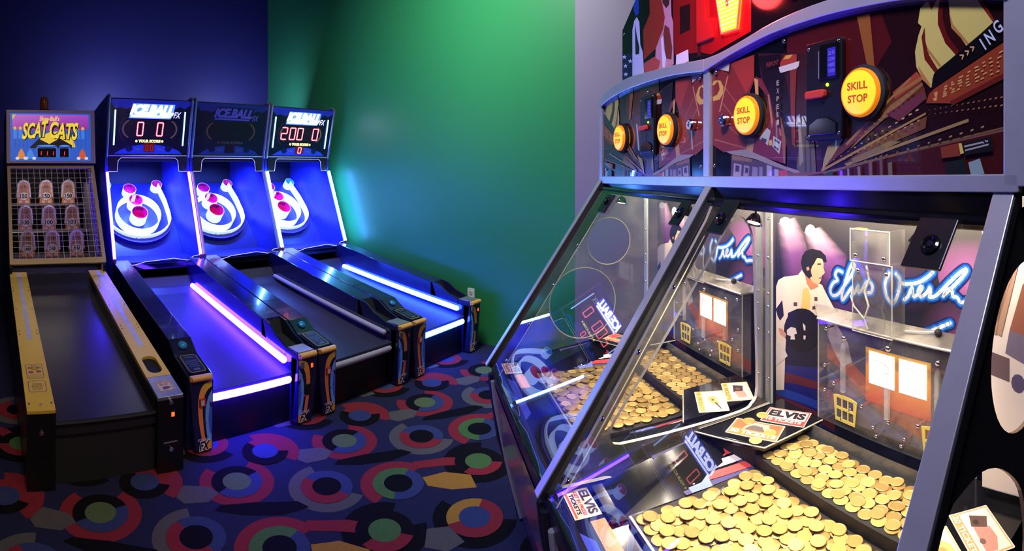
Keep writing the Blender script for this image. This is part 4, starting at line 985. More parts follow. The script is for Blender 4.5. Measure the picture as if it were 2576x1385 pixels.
    text_into(pr, 'BALL', fm, 0.61, 0.10, 0.69, 0.14, 0.0016, kc(90, 90, 70), bold=0.01)
    pr.build('marquee_print', M_inka, mo)
    lg = MB()
    text_into(lg, 'ICE.BALL', fm, 0.235, 0.735, 0.785, 0.915, 0.006, bold=0.055, shear=0.35, thick=0.004)
    lg.prism([(0.245, 0.695), (0.74, 0.695), (0.755, 0.725), (0.255, 0.725)], fm, 0.002, 0.006)
    lo = lg.build('logo_lettering', M_logo if lit else M_logooff, mo)
    lr = MB()
    for p in ([(0.225, 0.67), (0.75, 0.67), (0.785, 0.75), (0.80, 0.93), (0.27, 0.93)],): lr.prism(p, fm, 0.001, 0.002)
    lr.build('logo_rim', M_logorim if lit else mat('unlit_rim', rgb(22, 22, 60), 0.4), lo)
    fx = MB(); text_into(fx, 'FX', fm, 0.785, 0.69, 0.885, 0.80, 0.006, bold=0.02, shear=0.35, thick=0.003)
    fx.build('logo_suffix', mat('suffix_white', (0.7, 0.7, 0.9), 0.4, emit=(0.6, 0.6, 1), power=1.0) if lit else M_logooff, lo)
    if lit:
        for a in (0.055, 0.935):
            MB().tube([fm(a, 0.19, 0.006), fm(a, 0.81, 0.006)], 0.0065, 8).build('light_tube', M_tubelit, mo, smooth=True)
    fd = lambda x, z, h: fm((x-mx0)/(mx1-mx0), z/0.49, h)
    wpx, hpx = (mx1-mx0), 0.49
    def disp(ch, a, b, w_, h_, m, t=0.007):
        d_ = MB(); digit(d_, ch, fd, mx0+a*wpx, b*hpx, w_*wpx, h_*hpx, t, 0.0045); do_ = d_.build('digit', m, mo)
        if m is M_digitpink:
            d_ = MB(); digit(d_, ch, fd, mx0+a*wpx, b*hpx, w_*wpx, h_*hpx, t*2.1, 0.002); d_.build('digit_halo', M_digit, do_)  # red halo of the lit digits, built as wider glowing strokes behind them
    if k == 0:
        disp('0', 0.335, 0.365, 0.07, 0.235, M_digitpink); disp('0', 0.585, 0.365, 0.07, 0.235, M_digitpink)
    if k == 2:
        for ch, a in zip('200', (0.17, 0.305, 0.43)): disp(ch, a, 0.365, 0.085, 0.235, M_digitpink)
        disp('0', 0.69, 0.365, 0.085, 0.235, M_digitpink); disp('0', 0.475, 0.085, 0.05, 0.115, M_digitpink, 0.005)
    MB().prism([(0.43, 0.065), (0.57, 0.065), (0.57, 0.225), (0.43, 0.225)], fm, 0.001, 0.0025).build('ticket_display', M_dark_disp if lit else mat('off_display', rgb(40, 16, 24), 0.3), mo)
    if k == 0: 
        for a in (0.455, 0.515): disp('0', a, 0.095, 0.03, 0.09, mat('dim_red_digit', rgb(120, 20, 10), 0.4, emit=(1, 0.05, 0.02), power=0.35), 0.004)
    ys = MB()
    text_into(ys, 'YOUR SCORE', fm, 0.36, 0.240, 0.64, 0.292, 0.005, bold=0.045, thick=0.002)
    for a in (0.335, 0.665): ys.prism(circle(a, 0.265, 0.014, 0.022, 14), fm, 0.003, 0.005)
    ys.build('score_lettering', M_yell if lit else mat('unlit_lettering', rgb(90, 74, 60), 0.5), mo)
    # the lamp in the hood
    ly = bpy.data.lights.new('hood_lamp', 'AREA'); ly.energy = [42.0, 30.0, 42.0][k]; ly.color = (0.06, 0.13, 1.0); ly.size = 0.5; ly.shape = 'RECTANGLE'; ly.size_y = 0.08; ly.spread = math.radians(140)
    o = bpy.data.objects.new('hood_lamp', ly); COL.objects.link(o); o.parent = T; o.location = (WD/2, 2.10, 1.49); o.rotation_euler = (math.radians(16), 0, 0)
    if lit:   # light added behind the sign for the blue glow on the wall
        lv = bpy.data.lights.new('added_wall_glow', 'AREA'); lv.energy = 20.0; lv.color = (0.35, 0.4, 1.0); lv.size = 0.3
        o = bpy.data.objects.new('added_wall_glow', lv); COL.objects.link(o); o.parent = T; o.location = (WD/2, 2.55, 2.05); o.rotation_euler = (math.radians(115), 0, 0)
    return T
for k in range(3): alley(k)

# ---------------------------------------------------------------- yellow ball alley machine with the caged targets
def cage_machine():
    M_yel = mat('yellow_laminate', rgb(238, 200, 78), 0.32, grain=0.06, gscale=14)
    M_cage = mat('yellow_cage_paint', rgb(206, 176, 128), 0.45)
    M_wire = mat('cage_wire_paint', rgb(206, 192, 160), 0.4)
    M_lane2 = mat('black_lane', rgb(40, 38, 46), 0.3, grain=0.35, gscale=240)
    W = 0.74; R = 0.13
    T = thing('caged_ball_alley', 'yellow ball alley with wire cage and nine furry targets', 'arcade machine', (0.139, 2.27, 0), math.radians(1.2))
    prof = [(0.0, 0.0), (0.0, 0.345), (1.62, 0.628), (1.62, 0.0)]
    for x in (0.0, W-R):
        rail = MB().prism(prof, YZX, x, x+R).build('side_rail', M_black, T)
        top = lambda a, y, h, x=x: Vector((x+a, y-h*0.17, 0.345+0.1747*y+h*0.985))
        if x == 0.0:
            seg = [[(0, 0.0), (R, 0.0), (R, 0.70), (0, 0.70)], [(0, 0.702), (R, 0.702), (R, 1.30), (0, 1.30)], [(0, 1.302), (R, 1.302), (R, 1.62), (0, 1.62)]]
            for s in seg: MB().prism(s, top, 0.0, 0.018).build('rail_cover', M_yel, rail, bevel=0.002)
        else:
            hole = rrect(0.026, 0.20, 0.104, 0.36, 0.036, 6)
            MB().plate([(0, 0.17), (R, 0.17), (R, 1.30), (0, 1.30)], [hole], top, 0.0, 0.018).build('rail_cover', M_yel, rail)
            MB().prism(hole, top, 0.001, 0.002).build('ball_hole', M_matte, rail)
            MB().prism([(0, 1.302), (R, 1.302), (R, 1.62), (0, 1.62)], top, 0.0, 0.018).build('rail_cover', M_yel, rail, bevel=0.002)
            pl = MB().prism([(0, 0.0), (R, 0.0), (R, 0.168), (0, 0.168)], top, 0.0, 0.018).build('metal_end_plate', M_steel, rail, bevel=0.002)
            d = MB(); d.ink([((206, 196, 186), rrect(0.022, 0.04, 0.108, 0.13, 0.012)), ((150, 60, 90), rrect(0.026, 0.044, 0.104, 0.126, 0.010)), ((214, 206, 196), rrect(0.029, 0.047, 0.101, 0.123, 0.008)),
                             ((120, 60, 140), [(0.05, 0.055), (0.075, 0.058), (0.095, 0.07), (0.07, 0.08), (0.05, 0.075)])], top, 0.0184)
            text_into(d, 'INSERT COIN', top, 0.034, 0.105, 0.096, 0.117, 0.0192, (190, 50, 60), bold=0.02)
            text_into(d, 'BELOW', top, 0.044, 0.088, 0.086, 0.100, 0.0192, (190, 50, 60), bold=0.02)
            d.build('instruction_decal', M_decal, pl)
        # worn silver tape
        tp = MB(); y0 = 0.62 if x == 0.0 else 0.47
        tp.prism([(0.052, y0), (0.084, y0), (0.082, 1.60), (0.055, 1.60)], top, 0.018, 0.0186)
        tp.build('silver_tape', mat('silver_tape', (0.62, 0.62, 0.72), 0.42, 0.35, grain=0.25, gscale=18), rail)
        sc = []
        for y in (0.05, 0.68, 0.72, 1.0, 1.28, 1.33):
            for a in (0.014, R-0.014):
                if x > 0 and y < 0.1: continue
                MB().cyl(top(a, y, 0.018), top(a, y, 0.0205), 0.0045, n=8).build('screw', mat('dark_screw', (0.15, 0.14, 0.15), 0.3, 0.8), rail)
        if x == 0.0:
            d = MB()
            for b0, b1 in ((0.245, 0.37), (0.135, 0.225)):
                d.ink([((120, 60, 120), rrect(0.022, b0, 0.108, b1, 0.012)), ((232, 200, 100), rrect(0.025, b0+0.003, 0.105, b1-0.003, 0.010))], top, 0.0184)
            text_into(d, 'TO PLAY', top, 0.045, 0.348, 0.085, 0.356, 0.0192, (70, 50, 40), bold=0.02)
            text_into(d, 'SCAT CATS', top, 0.032, 0.328, 0.098, 0.344, 0.0192, (60, 40, 50), bold=0.04)
            text_into(d, '9 BALLS', top, 0.045, 0.316, 0.085, 0.324, 0.0192, (60, 40, 50), bold=0.02)
            d.ink([((170, 50, 110), circle(0.045, 0.298, 0.014, 0.009, 16)), ((170, 50, 110), circle(0.085, 0.302, 0.014, 0.009, 16))], top, 0.0188)
            for i in range(4): text_into(d, ['ROLL BALLS UP THE RAMP', 'KNOCK DOWN THE CATS', 'ONE TICKET FOR EACH', 'BONUS FOR ALL NINE'][i], top, 0.034, 0.277-0.008*i, 0.096, 0.281-0.008*i, 0.0192, (110, 80, 60))
            for i in range(5): text_into(d, ['WARNING', 'DO NOT CLIMB ON GAME', 'ROLL BALLS ONLY', 'KEEP HANDS CLEAR', 'OF CAGE'][i], top, 0.04, 0.196-0.011*i, 0.09, 0.203-0.011*i, 0.0192, (110, 70, 60), bold=0.01)
            d.build('instruction_decal', M_decal, rail)
        # rail front hardware
        cx = x+R/2
        for z in ((0.265,) if x == 0.0 else (0.335, 0.115)):
            lk = MB().cyl((cx, -0.001, z), (cx, -0.012, z), 0.011, n=14)
            lk.cyl((cx, -0.012, z), (cx, -0.014, z), 0.007, n=10)
            lk.build('lock', M_chrome, rail, smooth=True)
        if x > 0:
            s = MB().box((cx-0.002, -0.006, 0.262), (cx+0.022, 0.001, 0.292)).build('power_switch', M_matte, rail, bevel=0.002)
            MB().box((cx+0.002, -0.009, 0.267), (cx+0.018, -0.0055, 0.287)).build('rocker', mat('lit_orange_switch', rgb(230, 80, 20), 0.4, emit=(1, 0.2, 0.03), power=1.0), s)
            MB().box((x+0.03, -0.004, 0.142), (x+0.10, 0.001, 0.146)).build('door_slot', M_steel, rail)
    MB().cyl((0.066, 0.035, 0.367), (0.066, 0.034, 0.376), 0.008, n=12).build('lock', M_chrome, T, smooth=True)
    # lane with its curved jump
    ln = [(0.03, 0.23), (0.03, 0.29), (1.20, 0.47), (1.34, 0.50), (1.44, 0.535), (1.52, 0.585), (1.57, 0.64), (1.62, 0.64), (1.62, 0.23)]
    MB().prism(ln, YZX, R, W-R).build('lane', M_lane2, T, smooth=True)
    MB().tube([(R, 0.03, 0.283), (W-R, 0.03, 0.283)], 0.012, 8).build('lane_edge', M_rubber, T, smooth=True)
    MB().box((R, 0.045, 0.0), (W-R, 0.07, 0.23)).build('front_panel', mat('black_speckled_panel', rgb(26, 25, 30), 0.75, grain=0.4, gscale=200), T)
    for x in (R, W-R-0.006): MB().prism([(0.03, 0.29), (0.03, 0.345), (1.60, 0.622), (1.60, 0.56), (1.20, 0.47)], YZX, x, x+0.006).build('lane_side', M_black, T)
    # cabinet
    sp = [(1.58, 0.0), (1.58, 0.69), (2.03, 1.46), (1.98, 1.47), (2.03, 1.92), (2.10, 1.93), (2.75, 1.90), (2.75, 0.0)]
    for x in (0.0, W-0.02):
        if x == 0.0: MB().prism(sp, YZX, x, x+0.02).build('cabinet_side', M_black, T)
        else:
            MB().prism([(2.20, 0.0), (2.20, 1.47), (1.98, 1.47), (2.03, 1.92), (2.75, 1.90), (2.75, 0.0)], YZX, x, x+0.02).build('cabinet_side', M_black, T)
            MB().prism([(1.58, 0.0), (1.58, 0.69), (2.21, 0.69), (2.21, 0.0)], YZX, x, x+0.02).build('cabinet_side', M_black, T)
    MB().box((0.02, 2.70, 0.0), (W-0.02, 2.74, 1.88)).build('cabinet_back', M_matte, T)
    MB().box((0.02, 1.63, 0.60), (W-0.02, 2.70, 0.63)).build('cabinet_floor', M_matte, T)
    MB().box((0.02, 2.05, 1.45), (W-0.02, 2.70, 1.47)).build('cabinet_ceiling', M_matte, T)
    # inner light-coloured side panels
    for x in (0.022, W-0.026): MB().prism([(1.75, 0.70), (2.10, 1.30), (2.35, 1.30), (2.35, 0.70)], YZX, x, x+0.004).build('inner_panel', mat('grey_lining', rgb(110, 104, 110), 0.4), T)
    # cage: frame on the slope (a across, b up the slope)
    y0, z0, y1, z1 = 1.565, 0.71, 2.03, 1.455
    L = math.hypot(y1-y0, z1-z0); cy_, cz_ = (y1-y0)/L, (z1-z0)/L
    fc = lambda a, b, h: Vector((a, y0+cy_*b-cz_*h, z0+cz_*b+cy_*h))
    fr = MB().plate([(0, 0), (W, 0), (W, L), (0, L)], [[(0.028, 0.045), (W-0.028, 0.045), (W-0.028, L-0.028), (0.028, L-0.028)]], fc, -0.012, 0.012).build('cage_frame', M_cage, T, bevel=0.002)
    nx, ny = 14, 17
    for i in range(1, nx):
        a = 0.028+(W-0.056)*i/nx
        MB().cyl(fc(a, 0.04, 0.002), fc(a, L-0.02, 0.002), 0.0019, n=6).build('cage_wire', M_wire, fr)
    for j in range(1, ny):
        b = 0.045+(L-0.073)*j/ny
        MB().cyl(fc(0.02, b, 0.005), fc(W-0.02, b, 0.005), 0.0019, n=6).build('cage_wire', M_wire, fr)
    # side netting between slope and cabinet
    net = MB(); xs = W-0.008
    for j in range(1, 22):
        b = L*j/22; p = fc(xs, b, 0); net.cyl(p, (xs, 2.2, p.z), 0.0016, n=4, caps=False)
    for j in range(1, 12):
        y = 1.58+0.62*j/12; zt = min(z0+(y-y0)*(z1-z0)/(y1-y0), 1.455); net.cyl((xs, y, 0.69), (xs, y, zt), 0.0016, n=4, caps=False)
    no = net.build('side_netting', M_wire, T); no['kind'] = 'stuff'
    MB().prism([(1.59, 0.50), (1.59, 0.69), (1.63, 0.69), (1.63, 0.60)], YZX, W-0.022, W+0.001).build('cage_corner', M_cage, T)
    # shelves and targets
    M_fur = mat('pale_fur', rgb(196, 186, 196), 0.9, grain=0.3, gscale=90)
    for row, (y, z, num) in enumerate(((2.36, 1.12, '150'), (2.15, 0.905, '100'), (1.93, 0.715, '50'))):
        MB().box((0.024, y-0.05, z-0.03), (W-0.026, y+0.13, z-0.012)).build('target_shelf', mat('grey_shelf', rgb(84, 80, 90), 0.35), T)
        MB().tube([(0.024, y-0.052, z-0.02), (W-0.026, y-0.052, z-0.02)], 0.008, 8).build('shelf_roller', mat('grey_roller', rgb(120, 118, 124), 0.3, 0.5), T)
        for i in range(3):
            cx = W/2+(i-1)*0.205
            f = lambda a, b, h, cx=cx, y=y, z=z: Vector((cx+a, y-h+0.06*b, z+b))
            outl = [(-0.062, -0.01), (-0.056, 0.05), (-0.05, 0.12)]+[(0.05*math.cos(math.radians(t)), 0.14+0.055*math.sin(math.radians(t))) for t in range(170, 5, -15)]+[(0.05, 0.12), (0.056, 0.05), (0.062, -0.01)]
            t_ = MB().prism(outl, f, 0.0, 0.012).build('target', mat('orange_target', rgb(196, 120, 70), 0.6), T)
            # fur rim: a tube with tufts
            rim = outl[1:-1]; fu = MB().tube([f(a*1.04, b, 0.008) for a, b in rim], 0.011, 7)
            rnd = random.Random(row*7+i)
            for a, b in smooth_path(rim, 5):
                for _ in range(3):
                    p = f(a*1.04, b, 0.008); dv = Vector((a*0.6+rnd.uniform(-.05, .05), rnd.uniform(-.06, .03), (b-0.1)*0.5+rnd.uniform(-.05, .05))).normalized()
                    fu.cyl(p, p+dv*rnd.uniform(0.014, 0.022), 0.0022, 0.0003, n=4, caps=False)
            fu.build('fur_trim', M_fur, t_)
            pr = MB()
            pr.ink([((150, 110, 90), [(-0.03, 0.09), (0.03, 0.09), (0.036, 0.15), (0.0, 0.18), (-0.036, 0.15)]), ((90, 60, 60), circle(-0.012, 0.145, 0.008, 0.010, 12)), ((90, 60, 60), circle(0.012, 0.145, 0.008, 0.010, 12)),
                    ((212, 206, 206), circle(0, 0.06, 0.042, 0.036, 24)), ((205, 190, 190), [(-0.045, 0.0), (-0.012, 0.0), (-0.018, 0.02), (-0.04, 0.022)]), ((205, 190, 190), [(0.045, 0.0), (0.012, 0.0), (0.018, 0.02), (0.04, 0.022)])], f, 0.0125)
            wn = 0.034 if len(num) == 3 else 0.026
            text_into(pr, num, f, -wn, 0.042, wn, 0.080, 0.0135, (20, 18, 22), bold=0.04)
            pr.build('target_print', M_decal, t_)
    # marquee
    fm = lambda a, b, h: Vector((W*a, 1.985+0.05*b-h, 1.478+0.445*b))
    mo = MB().prism([(0, 0), (1, 0), (1, 1), (0, 1)], fm, -0.08, 0.0).build('marquee', M_black, T)
    MB().plate([(-0.01, -0.005), (1.01, -0.005), (1.01, 1.01), (-0.01, 1.01)], [[(0.035, 0.04), (0.965, 0.04), (0.965, 0.95), (0.035, 0.95)]], fm, -0.005, 0.014).build('marquee_frame', mat('pale_frame', rgb(186, 164, 150), 0.35, grain=0.1), mo, bevel=0.003)
    pr = MB()
    sky = [lin((150, 50, 160)), lin((190, 70, 170)), lin((200, 110, 190)), lin((150, 60, 150))]
    polys = [((46, 96, 190), [(0.035, 0.04), (0.965, 0.04), (0.965, 0.95), (0.035, 0.95)])]
    polys.append(([lin((170, 60, 160)), lin((150, 50, 150)), lin((170, 80, 190)), lin((190, 110, 200))], [(0.06, 0.62), (0.94, 0.62), (0.94, 0.92), (0.06, 0.92)]))
    polys.append(((46, 96, 190), [(0.06, 0.07), (0.94, 0.07), (0.94, 0.66), (0.84, 0.60), (0.16, 0.60), (0.06, 0.66)]))
    polys.append(((230, 200, 60), [(0.06, 0.92), (0.06, 0.82), (0.10, 0.92)]))
    polys.append(((240, 205, 60), circle(0.56, 0.30, 0.22, 0.30, 28, 0, math.pi)))
    polys.append(((18, 18, 30), [(0.26, 0.30), (0.36, 0.46), (0.48, 0.36), (0.60, 0.47), (0.74, 0.34), (0.74, 0.28), (0.26, 0.28)]))
    for i in range(8):
        a = 0.09+i*0.045 if i < 4 else 0.76+(i-4)*0.045
        polys.append(((30, 66, 150), [(a, 0.30), (a+0.004, 0.30), (a+0.004, 0.64), (a, 0.64)]))
    for a in (0.09, 0.15, 0.21, 0.81, 0.87):
        polys.append(((66, 130, 220), [(a-0.02, 0.46), (a+0.02, 0.46), (a+0.02, 0.64), (a-0.02, 0.64)])); polys.append(((240, 190, 60), circle(a, 0.66, 0.018, 0.03, 12)))
    # drum shapes carrying the score boxes
    for a0, a1 in ((0.33, 0.57), (0.59, 0.72)):
        polys += [((58, 110, 200), [(a0, 0.10), (a1, 0.10), (a1, 0.32), (a0, 0.32)]), ((20, 26, 60), circle((a0+a1)/2, 0.32, (a1-a0)/2, 0.03, 20)), ((90, 150, 230), circle((a0+a1)/2, 0.325, (a1-a0)/2*0.92, 0.018, 20))]
    for a, c in ((0.16, (220, 140, 60)), (0.26, (70, 140, 220)), (0.86, (214, 90, 50))):
        polys += [(c, [(a-0.05, 0.08), (a+0.05, 0.08), (a+0.03, 0.2), (a, 0.28), (a-0.03, 0.2)]), ((230, 220, 210), circle(a-0.045, 0.09, 0.022, 0.03, 10)), ((230, 220, 210), circle(a+0.045, 0.09, 0.022, 0.03, 10))]
    pr.ink(polys, fm, 0.0004, 5e-5)
    for dx, dy, hh, col, bo_ in ((0.008, -0.014, 0.0030, (20, 14, 20), 0.075), (0, 0, 0.0034, (20, 14, 20), 0.06), (0, 0, 0.0038, (250, 222, 70), 0.03)):
        for s, xa, ya, xb, yb in (('SCAT', 0.17, 0.47, 0.475, 0.80), ('CATS', 0.485, 0.45, 0.82, 0.80)):
            text_into(pr, s, fm, xa+dx, ya+dy, xb+dx, yb+dy, hh, col, bold=bo_, shear=0.3, space=0.95, warp=lambda a, b, xa=xa, ya=ya, xb=xb, yb=yb, dx=dx, dy=dy: (xa+dx+(xb-xa)*a, ya+dy+(yb-ya)*(b*(1-0.10*math.sin(a*3)))-0.06*(0.5-a)*(1 if xa < 0.4 else -0.6)))
    text_into(pr, "Skee-Ball's", fm, 0.37, 0.80, 0.60, 0.89, 0.0036, (250, 222, 70), bold=0.02, shear=0.2)
    pr.build('marquee_print', ink_mat('backlit_marquee', 0.3, coat=0.3, glow=0.75), mo)
    for a0, a1, ds in ((0.345, 0.555, (0.36, 0.43, 0.50)), (0.60, 0.70, (0.625,))):
        so = MB().prism([(a0, 0.11), (a1, 0.11), (a1, 0.28), (a0, 0.28)], fm, 0.001, 0.005).build('score_window', mat('dark_window', rgb(24, 12, 14), 0.2), mo)
        for a in ds:
            d = MB(); digit(d, '1', lambda x, z, h: fm(x/W, z/0.445, h), W*a, 0.445*0.15, 0.018, 0.032, 0.005, 0.006); d.build('digit', M_digit, so)
        dd = MB(); text_into(dd, 'SCORE' if len(ds) > 1 else 'BALL', fm, (a0+a1)/2-0.03, 0.118, (a0+a1)/2+0.03, 0.135, 0.0054, (150, 120, 120)); dd.build('window_print', M_decal, so)
    # amber beacon on the roof
    bx, by = 0.33, 2.16
    b = MB().lathe([(0.046, 0.0), (0.046, 0.02), (0.034, 0.022)], (bx, by, 1.925), (0, 0, 1), 20).build('beacon', M_matte, T, smooth=True)
    MB().lathe([(0.034, 0.0), (0.038, 0.03), (0.037, 0.08), (0.026, 0.105), (0.001, 0.115)], (bx, by, 1.945), (0, 0, 1), 20).build('beacon_dome', mat('amber_plastic', rgb(150, 74, 26), 0.25), b, smooth=True)
    # dim lamp inside the cage
    l = bpy.data.lights.new('cage_lamp', 'AREA'); l.energy = 1.6; l.color = (1.0, 0.85, 0.75); l.size = 0.5; l.shape = 'RECTANGLE'; l.size_y = 0.1
    o = bpy.data.objects.new('cage_lamp', l); COL.objects.link(o); o.parent = T; o.location = (W/2, 2.10, 1.44); o.rotation_euler = (math.radians(12), 0, 0)
cage_machine()
# ---------------------------------------------------------------- coin pusher with two stations
PO = Vector((1.451, 0.249, 0.0))
_n = math.hypot(0.725, 0.688)
PU = Vector((-0.725/_n, -0.688/_n, 0)); PW_ = Vector((0.688/_n, -0.725/_n, 0))
PROT = math.atan2(PU.y, PU.x)
def LW(u, w, z): return PO+PU*u+PW_*w+Vector((0, 0, z))
def to_px(p):
    az = math.atan2(p.x, p.y); r = math.hypot(p.x, p.y)
    return -11.28+FOC*az, 418.3-FOC*(p.z-EYE)/r

PT = thing('coin_pusher', 'large coin pusher with sloping clear windows, yellow skill stop buttons and brass token beds', 'arcade machine', PO, PROT)

M_silver = mat('silver_trim', (0.62, 0.61, 0.66), 0.26, 0.6, grain=0.1, gscale=18)
M_gloss = mat('gloss_black', rgb(14, 14, 18), 0.12, grain=0.2, gscale=12)
M_bed = mat('bed_plate', rgb(46, 42, 40), 0.38, 0.2, grain=0.3, gscale=40)
M_glass = glass_mat('window_glass', (0.97, 0.97, 0.96), 1.5, 0.012, (0.5, 0.5, 0.5), refl=1.8)
M_clear = glass_mat('clear_part', (0.93, 0.93, 0.92), 1.5, 0.05, (0.7, 0.68, 0.62))
M_smoke = glass_mat('dusty_divider', (0.88, 0.88, 0.88), 1.5, 0.07, (0.45, 0.42, 0.38))
M_panelink = ink_mat('control_panel_print', 0.25, coat=1.0, gain=1.2)
M_headink = ink_mat('head_panel_print', 0.25, coat=0.3, gain=1.5)
M_posterink = ink_mat('backdrop_print', 0.45, gain=0.85)
M_skill = mat('lit_yellow_button', rgb(250, 180, 30), 0.25, emit=(1.0, 0.46, 0.03), power=1.15)
M_skilledge = mat('amber_button_edge', rgb(230, 130, 20), 0.25, emit=(1.0, 0.25, 0.01), power=0.6)
M_brass = mat('brass_token', (0.74, 0.50, 0.16), 0.4, 0.6, vary=0.4)
M_brassheap = mat('brass_token_heap', (0.66, 0.44, 0.15), 0.38, 0.8, grain=0.3, gscale=30)
M_lamp = mat('lit_halogen', (1, 1, 0.9), 0.4, emit=(1.0, 0.86, 0.6), power=14.0)

TILT = 0.017
fP = lambda u, z, h: Vector((u, -h, z+TILT*u))               # the upright control panel
_sn = math.hypot(0.739, 0.49)
fW = lambda u, t, h: Vector((u, -0.49*t-h*0.739/_sn, 1.385-0.739*t+h*0.49/_sn))   # the sloping windows
fU = lambda w, z, u: Vector((u, w, z))                        # across the machine
fB = lambda u, z, h: Vector((u, 0.30-h, z))                   # the backdrop
fD = lambda u, w, h: Vector((u, w, h))                        # decks, seen from above

# base cabinet
prof = [(-0.487, 0.640), (-0.484, 0.600), (-0.478, 0.536), (-0.448, 0.338), (-0.386, 0.119), (-0.362, 0.0), (0.46, 0.0), (0.46, 0.640)]
base = MB().prism(prof, fU, -0.855, 0.895).build('base_cabinet', M_black, PT)
def face(u, s, h=0.0):      # on the base's front, s along the profile
    i = min(int(s*4), 3); a, b = prof[1+i], prof[2+i]; k = s*4-i
    w, z = a[0]+(b[0]-a[0])*k, a[1]+(b[1]-a[1])*k
    return Vector((u, w-h, z-h*0.2))
for u0, u1 in ((-0.855, -0.012), (0.012, 0.895)):
    pr = MB()
    N = 8
    for i in range(N):
        s0, s1 = 0.10+0.8*i/N, 0.10+0.8*(i+1)/N
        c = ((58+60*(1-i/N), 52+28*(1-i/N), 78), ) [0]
        ua, ub = u0+0.07, u1-0.07
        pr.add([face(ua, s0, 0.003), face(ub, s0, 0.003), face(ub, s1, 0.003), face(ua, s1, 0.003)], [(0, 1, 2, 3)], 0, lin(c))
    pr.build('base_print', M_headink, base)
    for ue in (u0+0.045, u1-0.045):
        MB().tube([face(ue, s, 0.004) for s in (0.05, 0.3, 0.6, 0.95)], 0.010, 8).build('base_moulding', M_silver if ue < u0+0.1 else M_rubber, base, smooth=True)
for ue in (-0.855, 0.0, 0.895):
    MB().tube([face(ue, s, 0.002) for s in (0.0, 0.25, 0.5, 0.75, 1.0)], 0.015, 8).build('corner_moulding', M_rubber, base, smooth=True)
c = face(-0.10, 0.60, 0.004)
tg = MB().box((c.x-0.035, c.y-0.006, c.z-0.03), (c.x+0.035, c.y+0.006, c.z+0.03)).build('ticket_slot', mat('red_slot', rgb(200, 40, 50), 0.4), base, bevel=0.003)
MB().box((c.x-0.02, c.y-0.008, c.z-0.012), (c.x+0.03, c.y-0.0055, c.z+0.016)).build('slot_label', M_white, tg)
MB().prism([(-0.492, 0.636), (-0.492, 0.650), (-0.470, 0.655), (-0.455, 0.650), (-0.455, 0.636)], fU, -0.86, 0.90).build('front_lip', M_gloss, PT, bevel=0.002)
MB().box((-0.85, -0.47, 0.640), (0.89, 0.40, 0.648)).build('deck_floor', M_gloss, PT)

# struts, end panels, windows
for uc, hw, dp in ((-0.842, 0.016, 0.055), (0.0, 0.016, 0.055), (0.872, 0.021, 0.014)):
    so = MB()
    so.prism([(uc-hw, -0.01), (uc+hw, -0.01), (uc+hw, 1.015), (uc-hw, 1.015)], fW, -dp, 0.012)
    so = so.build('window_strut', M_matte, PT, bevel=0.002)
    MB().prism([(uc-hw-0.001, -0.015), (uc+hw-0.003, -0.015), (uc+hw-0.003, 1.02), (uc-hw-0.001, 1.02)], fW, 0.010, 0.015).build('silver_facing', M_silver, so, bevel=0.0015)
def end_poly(): return [(-0.005, 1.375), (-0.478, 0.655), (0.33, 0.655), (0.33, 1.375)]
holesL = [circle(0.023, 1.126, 0.102, n=40), circle(-0.096, 0.868, 0.150, n=44)]
ep = MB().plate(end_poly(), holesL, fU, -0.838, -0.830, 0, 0).build('end_panel', M_smoke, PT)
for hc in holesL:
    MB().tube([fU(p[0], p[1], -0.834) for p in hc], 0.0026, 6, closed=True).build('porthole_rim', mat('polished_edge', (0.36, 0.34, 0.28), 0.25), ep, smooth=True)
holesR = [circle(0.055, 1.128, 0.150, n=44), smooth_path([(-0.215, 0.995), (-0.13, 0.992), (-0.052, 0.955), (0.02, 0.89), (0.05, 0.83), (0.06, 0.76), (0.03, 0.70), (-0.1, 0.68), (-0.25, 0.69), (-0.345, 0.755), (-0.33, 0.83), (-0.275, 0.93), (-0.245, 0.975)], 3)]
MB().plate(end_poly(), holesR, fU, 0.880, 0.888, 0, 1).build('end_panel', [M_matte, mat('hole_edge', rgb(120, 100, 80), 0.4)], PT)
for u0, u1 in ((-0.826, -0.016), (0.016, 0.850)):
    w = MB(); w.add([fW(u0, 0.03, 0), fW(u1, 0.03, 0), fW(u1, 1.0, 0), fW(u0, 1.0, 0)], [(0, 1, 2, 3)])
    wo = w.build('window_pane', M_glass, PT)
    us = u0+(0.122 if u0 < -0.5 else 0.054)
    for t in (0.335, 0.54, 0.74, 0.92):
        MB().sphere(fW(us, t, 0.001), 0.0075, 12, 5, half=True, axis=(0, -0.739, 0.49), squash=0.5).build('cap_screw', M_chrome, wo, smooth=True)
    for uu in ((u0+0.128, ) if u0 < -0.5 else (u0+0.062,)):
        MB().tube([fW(uu, 0.16, -0.004), fW(uu, 1.0, -0.004)], 0.0016, 6).build('pane_edge', M_edge, wo)

